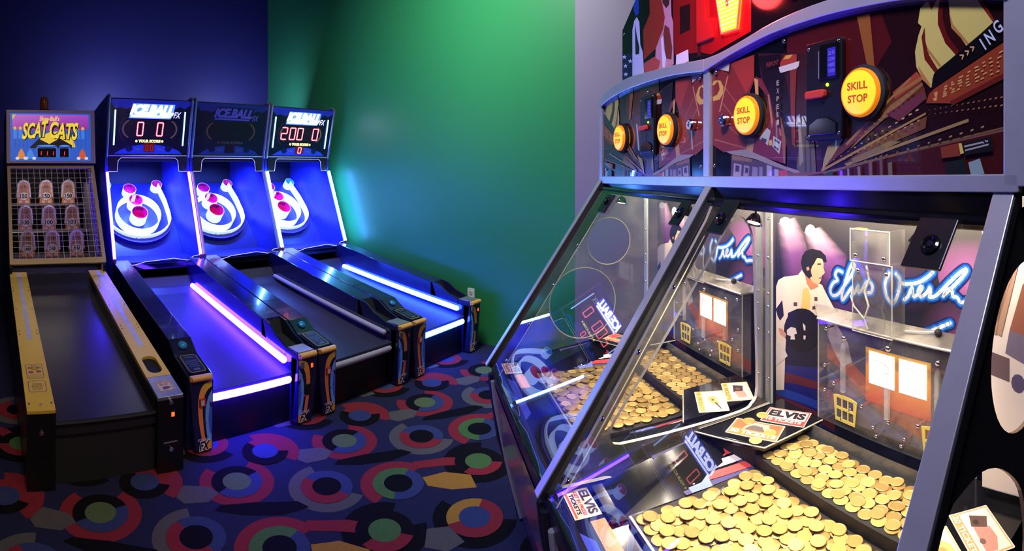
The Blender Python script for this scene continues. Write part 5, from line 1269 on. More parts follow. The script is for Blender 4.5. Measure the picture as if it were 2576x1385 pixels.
# header under the panel, trims
MB().prism([(0.0, 1.352), (-0.006, 1.404), (0.06, 1.404), (0.06, 1.352)], fU, -0.85, 0.88).build('header_bar', M_gloss, PT, bevel=0.002)
MB().prism([(-0.022, 1.338), (-0.026, 1.356), (0.02, 1.356), (0.02, 1.338)], fU, -0.83, 0.86).build('window_head_rail', M_gloss, PT, bevel=0.003)
def trim(name, pts_in, pts_out, h0, h1):
    P = pts_in+pts_out[::-1]
    return MB().prism(P, fP, h0, h1).build(name, M_silver, PT, bevel=0.0025)
trim('lower_trim', [(-0.86, 1.390), (0.90, 1.390)], [(-0.86, 1.422), (0.90, 1.422)], -0.01, 0.012)
inL = [(-0.83, 1.722), (-0.72, 1.741), (-0.60, 1.750), (-0.47, 1.752), (-0.347, 1.750), (-0.182, 1.742), (-0.016, 1.724)]
outL = [(-0.862, 1.752), (-0.74, 1.780), (-0.62, 1.792), (-0.508, 1.796), (-0.347, 1.785), (-0.182, 1.775), (-0.016, 1.760)]
inR = [(-0.016, 1.724), (0.06, 1.738), (0.16, 1.752), (0.28, 1.765), (0.42, 1.768), (0.55, 1.764), (0.70, 1.752), (0.88, 1.722)]
outR = [(-0.016, 1.760), (0.07, 1.762), (0.18, 1.776), (0.29, 1.792), (0.42, 1.800), (0.56, 1.798), (0.72, 1.788), (0.92, 1.752)]
sp = lambda P: smooth_path(P, 3)
trim('arched_trim', sp(inL), sp(outL), -0.02, 0.018)
trim('arched_trim', sp(inR), sp(outR), -0.02, 0.018)
trim('panel_post', [(-0.031, 1.415), (0.002, 1.415)], [(-0.031, 1.735), (0.002, 1.735)], -0.01, 0.010)
trim('panel_post', [(-0.862, 1.40), (-0.832, 1.40)], [(-0.862, 1.745), (-0.832, 1.745)], -0.01, 0.010)
trim('panel_post', [(0.872, 1.40), (0.92, 1.40)], [(0.872, 1.99), (0.92, 1.99)], -0.01, 0.012)

# printed control panels
clipR = [(0.003, 1.42), (0.872, 1.42), (0.876, 1.722), (0.70, 1.756), (0.55, 1.768), (0.42, 1.772), (0.28, 1.768), (0.16, 1.754), (0.06, 1.742), (0.003, 1.728)]
mir = lambda p: (-0.031-(p[0]-0.003)*0.922, p[1]-0.002)
clipL = [mir(p) for p in clipR]
MB().prism(clipR, fP, -0.02, -0.002).build('control_panel', M_gloss, PT)
MB().prism(clipL, fP, -0.02, -0.002).build('control_panel', M_gloss, PT)
pr = MB(); pr.ink([(c, [(p[0], p[1]-TILT*p[0]) for p in P]) for c, P in PANEL_INK], fP, 0.0, 4e-5, clip=clipR)
def slant(x0, y0, ang, w_, h_): return lambda a, b: (x0+w_*a*math.cos(ang)-h_*b*math.sin(ang), y0+w_*a*math.sin(ang)+h_*b*math.cos(ang))
for ch, x, y in (('I', 0.836, 1.640), ('N', 0.8445, 1.648), ('G', 0.860, 1.664)):
    text_into(pr, ch, fP, 0, 0, 1, 1, 0.0070, (176, 186, 196), bold=0.02, warp=slant(x, y, 0.55, 0.003 if ch == 'I' else 0.014, 0.024))
for i in range(3): text_into(pr, '>', fP, 0, 0, 1, 1, 0.0070, (190, 140, 100), bold=0.03, warp=slant(0.790+0.0105*i, 1.628+0.006*i, 0.55, 0.007, 0.012))
text_into(pr, 'FREMONT', fP, 0.253, 1.690, 0.300, 1.702, 0.0070, (110, 40, 36), bold=0.02)
for i, ch in enumerate('EXPERI'): text_into(pr, ch, fP, 0.292, 1.640-0.019*i, 0.301, 1.652-0.019*i, 0.0070, (170, 150, 130), bold=0.02)
pr.build('panel_print', M_panelink, PT)
pl = MB(); pl.ink([(c, [mir((p[0], p[1]-TILT*p[0])) for p in P]) for c, P in PANEL_INK], fP, 0.0, 4e-5, clip=clipL)
pl.build('panel_print', M_panelink, PT)

# buttons, coin mechanisms, locks
def skill_button(u, z):
    b = MB().lathe([(0.058, 0.0), (0.058, 0.010), (0.050, 0.013), (0.050, 0.0)], fP(u, z, 0.004), (0, -1, 0), 36).build('button_housing', M_matte, PT, smooth=True)
    MB().lathe([(0.050, 0.004), (0.050, 0.018), (0.047, 0.022), (0.0445, 0.022)], fP(u, z, 0.004), (0, -1, 0), 36).build('button_rim', M_skilledge, b, smooth=True)
    MB().lathe([(0.0445, 0.022), (0.030, 0.0245), (0.0005, 0.0255)], fP(u, z, 0.004), (0, -1, 0), 36).build('button_cap', M_skill, b, smooth=True)
    t = MB()
    text_into(t, 'SKILL', fP, u-0.027, z+0.005, u+0.027, z+0.021, 0.0300, bold=0.03)
    text_into(t, 'STOP', fP, u-0.025, z-0.021, u+0.027, z-0.005, 0.0300, bold=0.03)
    t.build('button_lettering', mat('orange_lettering', rgb(214, 92, 30), 0.5), b)
for u, z in ((-0.618, 1.572), (-0.242, 1.574), (0.189, 1.577), (0.564, 1.590)): skill_button(u, z)
def coin_mech(u0, u1, z0, z1):
    o = MB().prism(rrect(u0, z0, u1, z1, 0.006), fP, 0.004, 0.016).build('coin_mechanism', M_black, PT, bevel=0.002)
    W, Hh = u1-u0, z1-z0
    q = lambda a, b: (u0+W*a, z0+Hh*b)
    P = lambda a0, b0, a1, b1: [q(a0, b0), q(a1, b0), q(a1, b1), q(a0, b1)]
    MB().prism(P(0.42, 0.60, 0.93, 0.95), fP, 0.016, 0.021).build('coin_entry', M_gloss, o, bevel=0.0015)
    MB().prism(P(0.36, 0.62, 0.41, 0.90), fP, 0.016, 0.0165).build('coin_slot', M_steel, o)
    lb = MB(); lb.ink([((56, 44, 170), P(0.66, 0.62, 0.88, 0.90))], fP, 0.0212)
    for i, s in enumerate(('25', 'COIN', 'HERE', 'TOKEN')):
        a, b = q(0.68, 0.83-0.058*i), q(0.86, 0.865-0.058*i); text_into(lb, s, fP, a[0], a[1], b[0], b[1], 0.0216, (120, 110, 220), bold=0.02)
    lb.build('coin_label', M_decal, o)
    c = q(0.62, 0.545); MB().sphere(fP(c[0], c[1], 0.016), 0.0042, 10, 5, half=True, axis=(0, -1, 0)).build('green_lamp', mat('lit_green_led', rgb(140, 220, 20), 0.4, emit=(0.55, 1.0, 0.02), power=1.6), o, smooth=True)
    MB().prism(rrect(*q(0.08, 0.415), *q(0.62, 0.50), 0.006), fP, 0.016, 0.030).build('reject_button', mat('red_reject_button', rgb(206, 60, 44), 0.4), o, bevel=0.003)
    MB().prism(P(0.47, 0.22, 0.51, 0.38), fP, 0.016, 0.0165).build('reject_slot', M_matte, o)
    MB().prism([q(0.12, 0.05), q(0.88, 0.05), q(0.88, 0.16), q(0.64, 0.22), q(0.36, 0.22), q(0.12, 0.16)], fP, 0.016, 0.020).build('coin_cup', M_gloss, o, bevel=0.0015)
    for a, b in ((0.08, 0.94), (0.92, 0.96), (0.92, 0.06), (0.08, 0.04)):
        c = q(a, b); MB().sphere(fP(c[0], c[1], 0.016), 0.004, 10, 4, half=True, axis=(0, -1, 0), squash=0.5).build('screw', M_chrome, o, smooth=True)
coin_mech(0.403, 0.510, 1.500, 1.716); coin_mech(-0.440, -0.332, 1.496, 1.706)
for u, z in ((-0.094, 1.577), (0.076, 1.575)):
    l = MB().lathe([(0.018, 0.0), (0.018, 0.012), (0.014, 0.017), (0.008, 0.017), (0.007, 0.014), (0.0005, 0.014)], fP(u, z, 0.004), (0, -1, 0), 20).build('barrel_lock', M_chrome, PT, smooth=True)
for u, z in ((0.030, 1.715), (-0.055, 1.712), (0.023, 1.452), (-0.05, 1.45), (0.318, 1.742), (0.835, 1.478), (-0.81, 1.69), (-0.80, 1.45), (-0.40, 1.72)):
    MB().sphere(fP(u, z, 0.006), 0.0055, 10, 4, half=True, axis=(0, -1, 0), squash=0.6).build('panel_bolt', M_chrome, PT, smooth=True)

# head panel with lit letters
fH = lambda u, z, h: Vector((u, 0.03-h, z+TILT*u*0))
clipH = [(-0.702, 1.66), (-0.702, 2.009), (-0.58, 2.094), (-0.30, 2.32), (0.92, 2.32), (0.92, 1.66)]
hp = MB().prism(clipH, fH, -0.015, 0.0).build('head_panel', M_gloss, PT)
MB().prism([(-0.60, 1.40), (-0.60, 2.03), (-0.25, 2.30), (0.90, 2.30), (0.90, 1.40)], lambda u, z, h: Vector((u, h, z)), 0.047, 0.42).build('head_box', M_matte, PT)
MB().box((-0.84, 0.0, 1.395), (0.88, 0.42, 1.405)).build('ceiling_board', M_matte, PT)
pr = MB(); pr.ink(HEAD_INK, fH, 0.0002, 6e-5, clip=clipH); pr.build('head_print', M_headink, hp)
MB().sphere(fH(-0.686, 1.99, 0.0), 0.006, 10, 4, half=True, axis=(0, -1, 0), squash=0.6).build('panel_bolt', M_chrome, hp, smooth=True)
M_redoff = mat('dim_red_letter', rgb(170, 20, 24), 0.35, emit=(1, 0.02, 0.02), power=0.10)
for nm, L in (('unlit_letter', LETTER_L), ('unlit_letter', LETTER_I)):
    MB().prism(L, fH, 0.002, 0.010).build(nm, M_redoff, hp)
vo = MB().prism(LETTER_V, fH, 0.002, 0.010).build('lit_letter', mat('lit_led_letter', rgb(255, 220, 40), 0.4, emit=(1.0, 0.62, 0.01), power=1.25), hp)
MB().tube([fH(p[0], p[1], 0.008) for p in LETTER_V], 0.004, 6, closed=True).build('letter_halo', mat('red_halo_glow', rgb(255, 30, 30), 0.4, emit=(1.0, 0.015, 0.01), power=9.0), vo)  # red halo around the lit letter, built as a glowing tube
dots = MB()
for i in range(12):
    for j in range(12):
        u, z = 0.0+0.0115*i+(0.005 if j % 2 else 0), 1.842+0.0115*j
        zz = (z-1.835)/0.10
        if z < 1.93 and u > 0.020-0.022*zz and u < 0.088+0.014*zz: dots.cyl(fH(u, z, 0.010), fH(u, z, 0.0112), 0.0026, n=8)
do = dots.build('led_dots', mat('lit_led', (1, 1, 0.7), 0.4, emit=(1.0, 0.9, 0.5), power=3.0), vo); do['kind'] = 'stuff'
l = bpy.data.lights.new('lit_letter_light', 'POINT'); l.energy = 4.5; l.color = (1.0, 0.05, 0.05); l.shadow_soft_size = 0.05
o = bpy.data.objects.new('lit_letter_light', l); COL.objects.link(o); o.parent = PT; o.location = fH(0.10, 1.95, 0.09)

# ---- insides of a station; u0 is its left strut, wd its width
def station(u0, wd, near):
    q = lambda u: u0+u
    mirror = lambda u: u0+wd-u
    bl, br = 0.175, wd-0.175
    # lower bed and pushing deck
    bed = MB().box((q(bl), -0.335, 0.648), (q(br), 0.03, 0.660)).build('lower_bed', M_bed, PT)
    MB().box((q(bl), -0.341, 0.642), (q(br), -0.335, 0.662)).build('bed_edge', M_steel, bed)
    MB().box((q(bl), 0.022, 0.660), (q(br), 0.245, 0.692)).build('pusher_deck', M_matte, PT)
    MB().box((q(bl), 0.202, 0.692), (q(br), 0.206, 0.722)).build('sweep_strip', M_clear, PT)
    # side slopes with printed flags
    for s, X in ((0, q), (1, mirror)):
        f = lambda a, b, h, X=X: Vector((X(0.018+(bl-0.020)*a), -0.380+0.410*b, 0.650+0.072*(1-a)*(0.15+0.85*b)+h))
        so = MB().prism([(0, 0), (1, 0), (1, 1), (0, 1)], f, 0, 0.004).build('side_slope', M_gloss, PT)
        pr = MB()
        polys = [((60, 56, 96), [(0.05, 0.42), (0.95, 0.48), (0.98, 0.98), (0.10, 0.98)])]
        for i in range(5): polys.append(((176, 60, 60) if i % 2 == 0 else (200, 190, 190), [(0.10+0.16*i, 0.66), (0.22+0.16*i, 0.66), (0.30+0.16*i, 0.97), (0.18+0.16*i, 0.97)]))
        polys += [((96, 110, 176), [(0.55, 0.50), (0.95, 0.52), (0.97, 0.66), (0.60, 0.68)]), ((150, 140, 130), circle(0.48, 0.66, 0.26, 0.13, 24)), ((46, 42, 46), circle(0.48, 0.66, 0.23, 0.115, 24)),
                  ((206, 150, 110), circle(0.46, 0.67, 0.10, 0.055, 16)), ((70, 44, 34), circle(0.42, 0.69, 0.09, 0.03, 14))]
        for i in range(6): polys.append(((210, 210, 220), circle(0.62+0.05*i, 0.56+0.02*(i % 2), 0.014, 0.008, 6)))
        pr.ink(polys, f, 0.0044, 4e-5); pr.build('flag_print', M_headink, so)
        pts = [(0.03, -0.075), (0.205, 0.028), (0.205, 0.242), (0.03, 0.242)]
        sh = MB().prism([(X(a), b) for a, b in pts], fD, 0.712, 0.726).build('corner_shelf', M_gloss, PT, bevel=0.001)
        MB().tube([(X(0.03), -0.077, 0.722), (X(0.206), 0.026, 0.722), (X(0.2065), 0.242, 0.722)], 0.0022, 6).build('shelf_edge', M_edge, sh)
        MB().prism([(X(0.03), -0.06), (X(0.170), 0.025), (X(0.170), 0.24), (X(0.03), 0.24)], fD, 0.660, 0.712).build('shelf_support', M_matte, sh)
        # corner strip with bolts
        st = MB().box((X(0.010), 0.192, 0.726), (X(0.040), 0.200, 1.345)).build('corner_strip', mat('frosted_strip', rgb(150, 156, 150), 0.25, grain=0.1), PT, bevel=0.002)
        for z in (0.80, 0.94, 1.02, 1.06, 1.17, 1.29):
            MB().sphere((X(0.025), 0.192, z), 0.005, 10, 4, half=True, axis=(0, -1, 0), squash=0.6).build('cap_screw', M_chrome, st, smooth=True)
    # the printed instruction card stuck on the front corner
    fa = lambda a, b, h: Vector((q(0.022+0.105*a+0.012*b*0), -0.452+0.066*b, 0.6488+h))
    d = MB(); d.ink([((226, 206, 190), [(0, 0), (1, 0), (1, 1), (0, 1)]), ((190, 90, 70), [(0.04, 0.06), (0.96, 0.06), (0.96, 0.14), (0.04, 0.14)])], fa, 0.0004)
    text_into(d, 'ELVIS', fa, 0.08, 0.58, 0.92, 0.94, 0.0012, (50, 40, 44), bold=0.04)
    text_into(d, 'GET IN PRIZE?', fa, 0.08, 0.38, 0.92, 0.52, 0.0012, (200, 80, 60), bold=0.03)
    text_into(d, 'TICKETS', fa, 0.14, 0.18, 0.86, 0.34, 0.0012, (50, 40, 44), bold=0.03)
    d.build('instruction_sticker', M_decal, PT)
    d2 = MB(); d2.ink([((200, 110, 60), [(q(0.14), -0.42), (q(0.26), -0.42), (q(0.26), -0.385), (q(0.14), -0.385)]), ((50, 60, 160), [(q(0.16), -0.46), (q(0.5), -0.46), (q(0.45), -0.43), (q(0.2), -0.43)])], lambda u, w, h: Vector((u, w, 0.648+h)), 0.0006)
    d2.build('apron_print', M_headink, PT)
    # backdrop
    bk = MB()
    c0, c1 = lin((70, 64, 56)), lin((24, 24, 50)); c2 = lin((16, 15, 18))
    off = 0.0 if near else -0.845
    sh_ = lambda P: [(a+off, b) for a, b in P]
    lo, hi = q(-0.062), q(wd-(0.0 if near else 0.063))
    clipB = [(lo, 0.66), (hi, 0.66), (hi, 1.395), (lo, 1.395)]
    bo = MB().box((lo, 0.301, 0.65), (hi, 0.312, 1.395)).build('backdrop', M_matte, PT)
    mixc = lambda p, r, t: [p[k]+(r[k]-p[k])*t for k in range(3)]
    bgc = lambda z: mixc(c2, c0, (z-1.10)/0.295) if z > 1.10 else mixc(c2, c1, (1.10-z)/0.44)
    h = 0.0002
    for z0, z1 in ((1.10, 1.395), (0.66, 1.10)):
        bk.add([fB(lo, z0, h), fB(hi, z0, h), fB(hi, z1, h), fB(lo, z1, h)], [(0, 1, 2, 3)], 0, [bgc(z0), bgc(z0), bgc(z1), bgc(z1)])
    # stage beams: soft at both sides
    cl = lambda a: min(max(a, lo), hi)
    for (ua, za), (ub, zb), wa, wb in (((-0.012, 1.275), (0.115, 1.00), 0.045, 0.13), ((0.105, 1.255), (0.30, 1.03), 0.040, 0.13)):
        N = 8; h += 6e-5
        for i in range(N):
            row = []
            for t in (i/N, (i+1)/N):
                uc, zc, wh = ua+(ub-ua)*t+off, za+(zb-za)*t, wa+(wb-wa)*t
                core = mixc(lin((236, 196, 206)), lin((124, 70, 130)), min(1, t*2.6)) if t < 0.4 else mixc(lin((124, 70, 130)), lin((50, 30, 64)), (t-0.4)/0.6)
                row.append([(cl(uc-wh), zc-wh*0.3, bgc(zc)), (cl(uc-wh*0.35), zc-wh*0.1, core), (cl(uc+wh*0.35), zc+wh*0.1, core), (cl(uc+wh), zc+wh*0.3, bgc(zc))])
            for k in range(3):
                q4 = [row[0][k], row[0][k+1], row[1][k+1], row[1][k]]
                bk.add([fB(p[0], p[1], h) for p in q4], [(0, 1, 2, 3)], 0, [p[2] for p in q4])
    for (uc, zc, ru, rz, core) in ((0.665, 1.165, 0.20, 0.11, (166, 96, 156)), (0.63, 1.045, 0.13, 0.08, (104, 58, 104)), (0.40, 1.15, 0.16, 0.10, (72, 44, 86))):
        h += 6e-5; ring_ = circle(uc+off, zc, ru, rz, 24)
        for k in range(24):
            p, r = ring_[k], ring_[(k+1) % 24]
            bk.add([fB(cl(uc+off), zc, h), fB(cl(p[0]), p[1], h), fB(cl(r[0]), r[1], h)], [(0, 1, 2)], 0, [lin(core), bgc(p[1]), bgc(r[1])])
    layers = [((250, 240, 225), sh_(s)) for s in SPOTS]
    layers += [(c, sh_(p)) for c, p in FLAG_INK]+[(c, sh_(p)) for c, p in SUIT_INK]
    for width, col in ((0.034, (16, 40, 96)), (0.026, (22, 84, 190)), (0.018, (60, 150, 240)), (0.0095, (236, 244, 255))):
        for s in NEON_STROKES:
            for r in ribbon(smooth_path(sh_(s), 3), width): layers.append((col, r, ))
    hh = h
    last = None
    for c, pts in layers:
        if c != last: hh += 5e-5; last = c
        pts = clip_poly(pts, clipB)
        if len(pts) > 2: bk.add([fB(a, b, hh) for a, b in pts], [list(range(len(pts)))], 0, lin(c))
    bk.build('backdrop_print', M_posterink, bo)
    # peg board with reel windows
    pl, pr_ = q(0.183), q(wd-0.183)
    fp = lambda a, b, h: Vector((pl+(pr_-pl)*a, 0.288-h, 0.722+0.285*b))
    bb = MB().prism([(0, 0), (1, 0), (1, 1), (0, 1)], fp, -0.006, 0.0).build('peg_board', M_matte, PT)
    ik = MB()
    n0, n1 = lin((30, 28, 60)), lin((92, 84, 112))
    ik.add([fp(0, 0, 0.0003), fp(1, 0, 0.0003), fp(1, 1, 0.0003), fp(0, 1, 0.0003)], [(0, 1, 2, 3)], 0, [n1, n1, lin((20, 18, 26)), lin((24, 22, 30))])
    ik.ink([((150, 62, 48), [(0.0, 0.72), (0.12, 0.66), (0.4, 0.40), (0.75, 0.22), (1, 0.16), (1, 0.02), (0.7, 0.06), (0.35, 0.24), (0.1, 0.50), (0, 0.56)]),
            ((92, 96, 140), [(0.0, 0.46), (0.2, 0.30), (0.45, 0.12), (0.6, 0.02), (0.4, 0.02), (0.15, 0.2), (0, 0.36)]),
            ((178, 168, 160), [(0.0, 0.98), (0.06, 0.96), (0.16, 0.78), (0.19, 0.60), (0.12, 0.52), (0.05, 0.66), (0, 0.80)])], fp, 0.0004)
    y_, r_ = lin((255, 190, 60)), lin((210, 60, 30))
    ik.add([fp(0.29, 0.28, 0.0008), fp(0.71, 0.28, 0.0008), fp(0.71, 0.80, 0.0008), fp(0.29, 0.80, 0.0008)], [(0, 1, 2, 3)], 0, [r_, r_, y_, y_])
    ik.build('board_print', M_headink, bb)
    for a0, a1 in ((0.315, 0.485), (0.515, 0.685)):
        ro = MB().prism([fp_ for fp_ in ((a0, 0.46), (a1, 0.46), (a1, 0.77), (a0, 0.77))], fp, 0.001, 0.0022).build('reel_window', mat('lit_reel', (1, 1, 1), 0.4, emit=(0.95, 0.97, 1.0), power=2.4), bb)
        rp = MB(); pth = smooth_path([(a0+0.02, 0.66), (a0+0.05, 0.70), (a0+0.12, 0.67), (a0+0.15, 0.61), (a0+0.11, 0.60), (a0+0.06, 0.63)], 3)
        rp.tube([fp(p[0], p[1], 0.0026) for p in pth], 0.0008, 5); rp.build('reel_symbol', mat('pale_reel_outline', rgb(220, 190, 180), 0.5, emit=(0.8, 0.55, 0.5), power=0.8), ro)
    ps = MB().prism([(0, 0), (1, 0), (1, 1), (0, 1)], fp, 0.036, 0.040).build('peg_sheet', M_clear, bb)
    MB().tube([fp(0, 0, 0.038), fp(0, 1, 0.038), fp(1, 1, 0.038), fp(1, 0, 0.038)], 0.0026, 6).build('sheet_edge', M_edge, ps)
    for a in (0.0, 0.985): MB().prism([(a, 0), (a+0.015, 0), (a+0.015, 1), (a, 1)], fp, 0.002, 0.036).build('sheet_side', M_clear, ps)
    pegs = [(0.05, 0.55), (0.05, 0.30), (0.12, 0.40), (0.24, 0.20), (0.32, 0.28), (0.40, 0.12), (0.50, 0.22), (0.60, 0.12), (0.68, 0.28), (0.76, 0.20), (0.88, 0.40), (0.95, 0.30), (0.95, 0.55), (0.18, 0.08), (0.82, 0.08), (0.06, 0.92), (0.94, 0.92), (0.42, 0.05), (0.58, 0.05)]
    for a, b in pegs:
        p = MB().cyl(fp(a, b, 0.0), fp(a, b, 0.036), 0.0035, n=8)
        p.sphere(fp(a, b, 0.040), 0.006, 10, 4, half=True, axis=(0, -1, 0), squash=0.5)
        p.build('peg', M_chrome, ps, smooth=True)
    for a, b0, b1 in ((0.20, 0.36, 0.84), (0.50, 0.26, 0.86), (0.80, 0.36, 0.84)):
        br_ = MB().prism([(a-0.013, b0), (a+0.013, b0), (a+0.013, b1-0.05), (a, b1), (a-0.013, b1-0.05)], fp, 0.040, 0.050).build('deflector', glass_mat('frosted_bar', (0.9, 0.9, 0.9), 1.5, 0.22, (0.8, 0.78, 0.74)), ps, bevel=0.001) 
        MB().sphere(fp(a, b1+0.04, 0.040), 0.008, 10, 4, half=True, axis=(0, -1, 0)).build('cap_screw', M_chrome, br_, smooth=True)
    for a in (0.21, 0.79):
        out = [(a-0.085, 0.30), (a-0.07, 0.06), (a+0.07, 0.06), (a+0.085, 0.30), (a+0.045, 0.315), (a, 0.32), (a-0.045, 0.315)]
        hl = []
        cells = MB()
        for i in range(3):
            for j in range(2):
                x0 = a-0.062+0.043*i; z0 = 0.09+0.11*j
                hl.append([(x0, z0), (x0+0.036, z0), (x0+0.036, z0+0.085), (x0, z0+0.085)])
        MB().plate(out, hl, fp, 0.0405, 0.0425).build('score_fan', mat('yellow_print', rgb(206, 186, 90), 0.5), ps)
    # sloping ledge above the pegs
    lg = MB(); zf, zb = 1.012, 1.032
    lg.add([(q(0.12), 0.297, zb), (q(wd-0.12), 0.297, zb), (pr_, 0.246, zf), (pl, 0.246, zf), (q(0.12), 0.297, zb-0.006), (q(wd-0.12), 0.297, zb-0.006), (pr_, 0.246, zf-0.006), (pl, 0.246, zf-0.006)],
           [(3, 2, 1, 0), (4, 5, 6, 7), (0, 1, 5, 4), (1, 2, 6, 5), (2, 3, 7, 6), (3, 0, 4, 7)])
    lo_ = lg.build('ledge', glass_mat('dusty_ledge', (0.8, 0.8, 0.8), 1.5, 0.3, (0.8, 0.72, 0.62)), PT)
    MB().tube([(pl, 0.245, zf-0.003), (pr_, 0.245, zf-0.003)], 0.0035, 6).build('ledge_edge', M_edge, lo_)
    # token chute
    cu0, cu1 = q(0.352), q(0.480)
    ch = None
    for z0, z1, w0, w1 in ((1.205, 1.288, 0.195, 0.262), (1.020, 1.202, 0.205, 0.262)):
        b = MB()
        b.box((cu0, w0, z0), (cu1, w0+0.004, z1)); b.box((cu0, w0+0.004, z0), (cu0+0.005, w1, z1)); b.box((cu1-0.010, w0+0.004, z0), (cu1, w1, z1))
        o = b.build('token_chute', M_clear, PT)
        MB().tube([(cu0, w0, z0), (cu1, w0, z0), (cu1, w0, z1), (cu0, w0, z1)], 0.0017, 6, closed=True).build('chute_edge', M_edge, o)
        for u in (cu0+0.018, cu1-0.018):
            MB().sphere((u, w0, z0+0.016 if z0 > 1.1 else z1-0.022), 0.0062, 10, 4, half=True, axis=(0, -1, 0), squash=0.7).build('cap_screw', M_chrome, o, smooth=True)
        if z0 < 1.1:
            for u, s in ((cu0+0.03, 1), (cu1-0.04, -1)):
                MB().tube([(u, 0.225, 1.190), (u+0.010*s, 0.225, 1.155), (u-0.006*s, 0.225, 1.12), (u+0.008*s, 0.225, 1.085), (u-0.006*s, 0.225, 1.05), (u+0.004*s, 0.225, 1.024)], 0.0028, 6).build('zigzag_rail', M_clear if s < 0 else mat('pale_rail', (0.75, 0.72, 0.66), 0.3), o)
        else:
            MB().box((cu0+0.002, w0+0.006, z1-0.004), (cu0+0.035, w0+0.03, z1)).build('yellow_tag', mat('yellow_tag', rgb(230, 190, 60), 0.5), o)
    MB().tube([(cu0, 0.262, 1.03), (q(0.30), 0.272, 1.06), (q(0.28), 0.28, 1.085)], 0.0022, 6).build('guide_wire', mat('pale_wire', (0.7, 0.68, 0.62), 0.3), PT)
    MB().tube([(cu1, 0.262, 1.028), (q(0.53), 0.272, 1.032), (q(0.555), 0.28, 1.034)], 0.0022, 6).build('guide_wire', mat('pale_wire', (0.7, 0.68, 0.62), 0.3), PT)
    MB().sphere((q(0.568), 0.28, 1.034), 0.010, 12, 8).build('guide_ball', M_matte, PT, smooth=True)
    MB().box((q(0.02), 0.0, 1.395), (q(wd-0.02), 0.30, 1.40)).build('station_ceiling', M_matte, PT)

# fill lights added out of sight behind the header to brighten the backdrops
for u0, wd in ((0.0, 0.872), (-0.842, 0.842)):
    MB().tube([(u0+0.10, 0.078, 1.382), (u0+wd-0.10, 0.078, 1.382)], 0.009, 8).build('fill_tube', mat('fill_tube_glow', (1, 1, 1), 0.4, emit=(1.0, 0.86, 0.72), power=3.0), PT, smooth=True)
    l = bpy.data.lights.new('backdrop_fill', 'AREA'); l.energy = 9.0; l.color = (1.0, 0.86, 0.72); l.shape = 'RECTANGLE'; l.size = wd-0.2; l.size_y = 0.02
    o = bpy.data.objects.new('backdrop_fill', l); COL.objects.link(o); o.parent = PT; o.location = (u0+wd/2, 0.082, 1.370); o.rotation_euler = (math.radians(52), 0, 0)
station(0.0, 0.872, True)
station(-0.842, 0.842, False)

# divider between the stations: thick clear sheet with a round-cornered opening
hole = smooth_path([(-0.300, 0.745), (-0.10, 0.740), (0.08, 0.736), (0.122, 0.748), (0.142, 0.79), (0.137, 1.0), (0.132, 1.16), (0.124, 1.245), (0.104, 1.288), (0.075, 1.305), (0.045, 1.292), (0.0, 1.232), (-0.069, 1.132), (-0.20, 0.955), (-0.315, 0.805), (-0.328, 0.77), (-0.318, 0.750)], 3)
MB().plate([(-0.455, 0.668), (-0.04, 1.300), (-0.02, 1.340), (0.192, 1.340), (0.192, 0.728), (-0.06, 0.728), (-0.10, 0.668)], [hole], fU, 0.024, 0.036, 0, 1).build('divider', [M_smoke, M_edge], PT)

# cream printed board in the corner, seen through the end panel's upper hole
fC = lambda u, z, h: Vector((u, 0.188-h, z))
cb = MB().box((0.735, 0.188, 0.75), (0.868, 0.196, 1.33)).build('prize_board', M_white, PT)
d = MB(); d.ink([((236, 222, 204), [(0.736, 0.752), (0.867, 0.752), (0.867, 1.328), (0.736, 1.328)]), ((150, 96, 76), [(0.80, 1.10), (0.83, 1.20), (0.867, 1.24), (0.867, 1.12), (0.84, 1.06)]), ((196, 170, 110), circle(0.77, 1.12, 0.02, 0.03, 14)), ((120, 110, 130), [(0.79, 1.05), (0.84, 1.03), (0.85, 1.09), (0.80, 1.10)]),
    ((110, 90, 90), [(0.75, 1.00), (0.80, 0.99), (0.80, 1.04), (0.75, 1.05)]), ((90, 80, 110), circle(0.82, 0.99, 0.016, 0.02, 12)), ((90, 80, 110), circle(0.85, 0.985, 0.016, 0.02, 12)), ((170, 120, 90), [(0.755, 1.20), (0.775, 1.18), (0.79, 1.26), (0.77, 1.28)])], fC, 0.0004)
for i in range(5): d.ink([((176, 140, 116), [(0.752+0.004*i, 1.09+0.03*(i % 2)), (0.757+0.006*i, 1.085+0.03*(i % 2)), (0.775+0.012*i, 1.17+0.02*i), (0.768+0.012*i, 1.175+0.02*i)])], fC, 0.0012)
d.build('board_print', M_decal, cb)

# window locks and halogen lamps
LOCKS = [(0.102, 0.168, 0.040, 0.152, 0.135), (0.712, 0.792, 0.045, 0.155, 0.757), (-0.686, -0.612, 0.070, 0.162, -0.65), (-0.107, -0.053, 0.056, 0.152, -0.078)]
for a, b, t0, t1, uc in LOCKS:
    lk = MB().prism([(a+0.004, t0), (b+0.004, t0), (b-0.004, t1), (a-0.004, t1)], fW, 0.004, 0.011).build('window_lock', mat('lock_plate_black', rgb(20, 22, 26), 0.35), PT, bevel=0.002)
    tc = 0.105; nW = Vector((0, -0.739, 0.49)).normalized()
    MB().lathe([(0.019, 0), (0.018, 0.006), (0.013, 0.008), (0.009, 0.004), (0.0005, 0.004)], fW(uc, tc, 0.011), nW, 20).build('lock_barrel', M_gloss, lk, smooth=True)
    MB().cyl(fW(uc, tc, 0.0145), fW(uc, tc, 0.018), 0.006, n=12).build('key_way', M_chrome, lk, smooth=True)
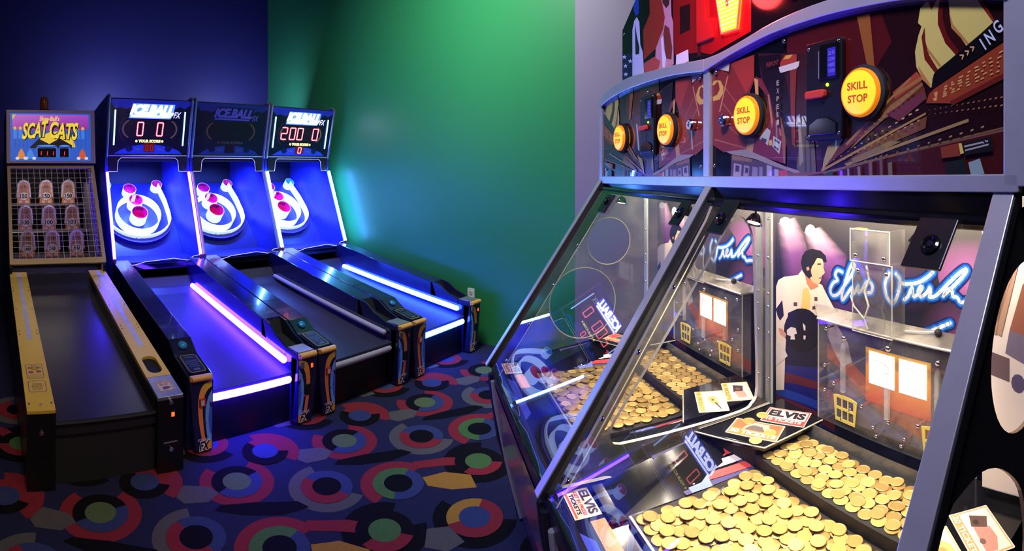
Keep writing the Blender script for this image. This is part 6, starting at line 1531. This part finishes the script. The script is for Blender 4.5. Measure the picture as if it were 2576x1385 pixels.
for i, (u, w, tgt) in enumerate(((0.200, 0.0, (0.29, -0.30)), (0.70, 0.0, (0.52, -0.10)), (-0.64, 0.0, (-0.55, -0.15)), (-0.13, 0.0, (-0.35, -0.12)))):
    c = Vector((u, w, 1.318)); d = (Vector((tgt[0], tgt[1], 0.66))-c).normalized()
    lo = MB().lathe([(0.006, -0.012), (0.012, -0.008), (0.020, 0.006), (0.024, 0.016)], c, d, 18).build('halogen_lamp', M_chrome, PT, smooth=True)
    MB().cyl(c+d*0.010, c+d*0.013, 0.016, n=14).build('bulb', M_lamp, lo)
    MB().tube(smooth_path([tuple(c-d*0.012), (u+0.008, w-0.004, 1.338), (u+0.002, w+0.006, 1.358), (u+0.012, w+0.012, 1.392)], 4), 0.0028, 6).build('lamp_wire', M_edge, lo, smooth=True)
    l = bpy.data.lights.new('halogen_beam', 'SPOT'); l.energy = [52, 13, 11, 10][i]; l.color = (1.0, 0.84, 0.60); l.spot_size = math.radians(110); l.spot_blend = 0.8; l.shadow_soft_size = 0.012
    o = bpy.data.objects.new('halogen_beam', l); COL.objects.link(o); o.parent = PT; o.location = c+d*0.03
    o.rotation_euler = d.to_track_quat('-Z', 'Y').to_euler()

# ---------------------------------------------------------------- tokens
CR, CT = 0.0176, 0.0024
tk = MB().lathe([(0.0004, 0), (CR-0.0008, 0), (CR, 0.0006), (CR, CT-0.0006), (CR-0.0008, CT), (CR-0.003, CT), (CR-0.0036, CT-0.0004), (0.0004, CT-0.0004)], (0, 0, 0), (0, 0, 1), 22)
tok_o = tk.build('token', M_brass, None, smooth=True, sharp=16)
TOKEN_MESH = tok_o.data
bpy.data.objects.remove(tok_o)
n_tokens = 0
def token(u, w, z, tilt, az, label, group):
    global n_tokens
    o = bpy.data.objects.new('token', TOKEN_MESH); COL.objects.link(o)
    o.location = LW(u, w, z)
    o.rotation_euler = (Matrix.Rotation(az, 4, 'Z') @ Matrix.Rotation(tilt, 4, 'X')).to_euler()
    o['label'] = label; o['category'] = 'token'; o['group'] = group
    n_tokens += 1
    return o
def heap(name, region, z0, seed, rows, extra, spread, label, group, limit, hide=None):
    """a bottom layer in loose rows, then tokens dropped on top of one another"""
    rnd = random.Random(seed)
    u0, u1, w0, w1 = region
    placed = []      # (u, w, ztop)
    stuff = MB()
    def rest(u, w):
        zz = z0
        for a, b, t in placed:
            dd = math.hypot(a-u, b-w)
            if dd < CR*1.86: zz = max(zz, t)
        return zz
    cand = []
    dx = CR*2.04; dy = dx*0.87
    j = 0; w = w0+CR+0.001
    while w <= w1-CR-0.001:
        u = u0+CR+0.001+(dx/2 if j % 2 else 0)
        while u <= u1-CR-0.001:
            cand.append((u+rnd.uniform(-1, 1)*0.0008, w+rnd.uniform(-1, 1)*0.0008)); u += dx
        w += dy; j += 1
    n0 = len(cand)
    for u, w in cand: placed.append((u, w, z0+CT))
    top = []
    tries = 0
    while len(top) < extra and tries < extra*40:
        tries += 1
        u = rnd.uniform(u0+CR+0.001, u1-CR-0.001); w = rnd.uniform(w0+CR+0.001, w1-CR-0.001)
        if any(math.hypot(a-u, b-w) < spread for a, b, *_ in top): continue
        zz = rest(u, w)
        if zz > z0+CT*3.6: continue
        top.append((u, w, zz)); placed.append((u, w, zz+CT+0.0012))
    inview = lambda u, w: (lambda p: -30 < p[0] < 2600 and p[1] < 1410)(to_px(LW(u, w, z0)))
    singles = [(u, w, zz, rnd.uniform(0.015, 0.075)) for u, w, zz in top if inview(u, w)][:limit]
    if len(singles) < limit and rows:
        free = [c for c in cand if inview(*c) and sum(1 for a, b, z in top if math.hypot(a-c[0], b-c[1]) < CR*0.9) == 0]
        pick = free[:limit-len(singles)]
        singles += [(u, w, z0, 0.0) for u, w in pick]
        cand = [c for c in cand if c not in pick]
    done = set((round(a, 5), round(b, 5)) for a, b, *_ in singles)
    for u, w, zz, tl in singles:
        a = ['left', 'middle', 'right'][min(2, int(3*(u-u0)/(u1-u0)))]; b = ['front', 'centre', 'back'][min(2, int(3*(w-w0)/(w1-w0)))]
        where = b+' '+a if (a, b) != ('middle', 'centre') else 'very middle'
        lb = label+', '+where+' of the heap'
        token(u, w, zz+0.0002+tl*0.004, tl, rnd.uniform(0, 6.28), lb, group+', '+where)
    rest_ = [(u, w, z0) for u, w in cand]+[(u, w, zz) for u, w, zz in top if (round(u, 5), round(w, 5)) not in done]
    for u, w, zz in rest_:
        p = LW(u, w, zz); tl = rnd.uniform(0, 0.05) if zz > z0 else 0.0; az = rnd.uniform(0, 6.28)
        ax = (Matrix.Rotation(az, 3, 'Z') @ Matrix.Rotation(tl, 3, 'X')) @ Vector((0, 0, 1))
        stuff.lathe([(0.0004, 0), (CR, 0.0002), (CR, CT-0.0002), (CR-0.001, CT), (0.0004, CT)], p, ax, 14)
    if stuff.v:
        o = stuff.build(name, M_brassheap, None, smooth=True); o['kind'] = 'stuff'; o['label'] = 'bottom layer of brass tokens under the heap, '+group; o['category'] = 'tokens'
heap('token_layer', (0.180, 0.694, -0.333, 0.020), 0.6605, 5, False, 190, 0.0245, 'brass token on the lower bed behind the nearer window', 'tokens on the nearer lower bed', 118)
heap('token_layer', (0.182, 0.690, 0.028, 0.200), 0.6925, 6, True, 34, 0.036, 'brass token on the pusher deck behind the nearer window', 'tokens on the nearer pusher deck', 76)
heap('token_layer', (-0.664, -0.180, -0.333, 0.020), 0.6605, 7, False, 110, 0.030, 'brass token on the lower bed behind the farther window', 'tokens on the farther lower bed', 64)
heap('token_layer', (-0.664, -0.180, 0.028, 0.200), 0.6925, 8, True, 12, 0.045, 'brass token on the pusher deck behind the farther window', 'tokens on the farther pusher deck', 34)

# ---------------------------------------------------------------- prize cards on the shelves, tokens on the cards
def card(u, w, ang, size, label, draw, z=0.7264):
    o = MB().prism(rrect(-size[0]/2, -size[1]/2, size[0]/2, size[1]/2, 0.003), fD, 0.0, 0.0008).build('prize_card', mat('card_stock', rgb(226, 206, 190), 0.5), None)
    o.location = LW(u, w, z); o.rotation_euler = (0, 0, PROT+ang)
    o['label'] = label; o['category'] = 'card'; o['group'] = 'prize cards on the shelves'
    d = MB(); draw(d, lambda a, b, h: Vector(((a-0.5)*size[0], (b-0.5)*size[1], 0.0008+h)))
    d.build('card_print', M_decal, o)
    return o
sq = [(0.02, 0.03), (0.98, 0.03), (0.98, 0.97), (0.02, 0.97)]
def d_name(d, f):
    d.ink([((206, 70, 60), sq), ((226, 206, 196), [(0.05, 0.08), (0.95, 0.08), (0.95, 0.93), (0.05, 0.93)]), ((206, 70, 60), [(0.05, 0.08), (0.95, 0.08), (0.95, 0.34), (0.05, 0.34)])], f)
    text_into(d, 'ELVIS', f, 0.08, 0.42, 0.92, 0.86, 0.001, (44, 36, 40), bold=0.05)
    text_into(d, '10 TICKETS', f, 0.10, 0.12, 0.90, 0.30, 0.001, (240, 226, 214), bold=0.04)
def d_thirty(d, f):
    d.ink([((222, 110, 60), sq), ((206, 90, 60), [(0.05, 0.42), (0.95, 0.42), (0.95, 0.92), (0.05, 0.92)]), ((150, 140, 130), [(0.25, 0.42), (0.80, 0.42), (0.70, 0.90), (0.32, 0.90)]), ((90, 80, 80), [(0.30, 0.42), (0.70, 0.42), (0.60, 0.70), (0.42, 0.74), (0.34, 0.6)])], f)
    text_into(d, '30 TICKETS', f, 0.05, 0.10, 0.95, 0.34, 0.001, (240, 216, 190), bold=0.05)
def d_side(num, pic, border):
    def g(d, f):
        d.ink([(border, sq), ((232, 220, 196), [(0.05, 0.24), (0.95, 0.24), (0.95, 0.94), (0.05, 0.94)])]+pic, f)
        text_into(d, num+' TICKETS', f, 0.06, 0.06, 0.94, 0.20, 0.001, (238, 226, 190) if num != '15' else (160, 130, 70), bold=0.04)
    return g
guitar = [((190, 160, 90), circle(0.42, 0.55, 0.16, 0.16, 18)), ((190, 160, 90), circle(0.58, 0.62, 0.11, 0.12, 18)), ((70, 56, 60), [(0.58, 0.58), (0.90, 0.74), (0.90, 0.78), (0.58, 0.66)]), ((90, 80, 90), circle(0.45, 0.56, 0.05, 0.05, 10))]
radio = [((70, 50, 50), [(0.15, 0.42), (0.55, 0.36), (0.60, 0.70), (0.22, 0.78)]), ((226, 150, 130), [(0.50, 0.40), (0.86, 0.46), (0.84, 0.80), (0.52, 0.76)]), ((110, 80, 70), circle(0.38, 0.56, 0.09, 0.09, 14))]
car = [((226, 130, 120), [(0.34, 0.40), (0.92, 0.36), (0.94, 0.62), (0.70, 0.78), (0.46, 0.76)]), ((90, 66, 62), [(0.12, 0.46), (0.36, 0.36), (0.46, 0.70), (0.24, 0.84)]), ((60, 46, 46), circle(0.30, 0.52, 0.06, 0.07, 12)), ((110, 80, 80), circle(0.70, 0.42, 0.06, 0.07, 12))]
rec = [((236, 190, 110), circle(0.5, 0.58, 0.24, 0.30, 20)), ((206, 140, 80), circle(0.5, 0.58, 0.10, 0.12, 14))]
card(0.129, 0.172, math.radians(30), (0.130, 0.085), 'red and white card reading 10 TICKETS on the corner shelf', d_name)
card(0.127, 0.060, math.radians(31), (0.146, 0.085), 'orange card reading 30 TICKETS at the front of the corner shelf', d_thirty)
card(-0.087, 0.057, math.radians(-26), (0.138, 0.092), 'cream ticket card with a guitar seen through the divider opening', d_side('15', guitar, (222, 196, 120)))
card(-0.097, 0.163, math.radians(-27), (0.132, 0.088), 'cream ticket card with a pink picture against the divider rim', d_side('15', radio, (222, 196, 120)))
card(0.778, 0.092, math.radians(-40), (0.135, 0.086), 'card with a pink car reading 20 TICKETS seen through the end panel hole', d_side('20', car, (214, 150, 100)))
card(0.735, 0.004, math.radians(-38), (0.125, 0.080), 'yellow card with round picture in front of the pink car card', d_side('10', rec, (232, 196, 90)))
card(-0.742, 0.040, math.radians(31), (0.130, 0.085), 'orange edged ticket card on the far corner shelf behind the first strut', d_thirty)
for i, (u, w, zz, lb) in enumerate(((0.080, 0.073, 0.7274, 'brass token on the upper left of the orange ticket card'), (0.077, 0.126, 0.7268, 'brass token touching the corner of the red and white card'), (0.168, 0.078, 0.7274, 'brass token on the right edge of the orange ticket card'), (0.172, 0.024, 0.7274, 'brass token on the lower edge of the orange ticket card'))):
    token(u, w, zz, 0.0, i*1.3, lb, 'tokens on the corner shelf')
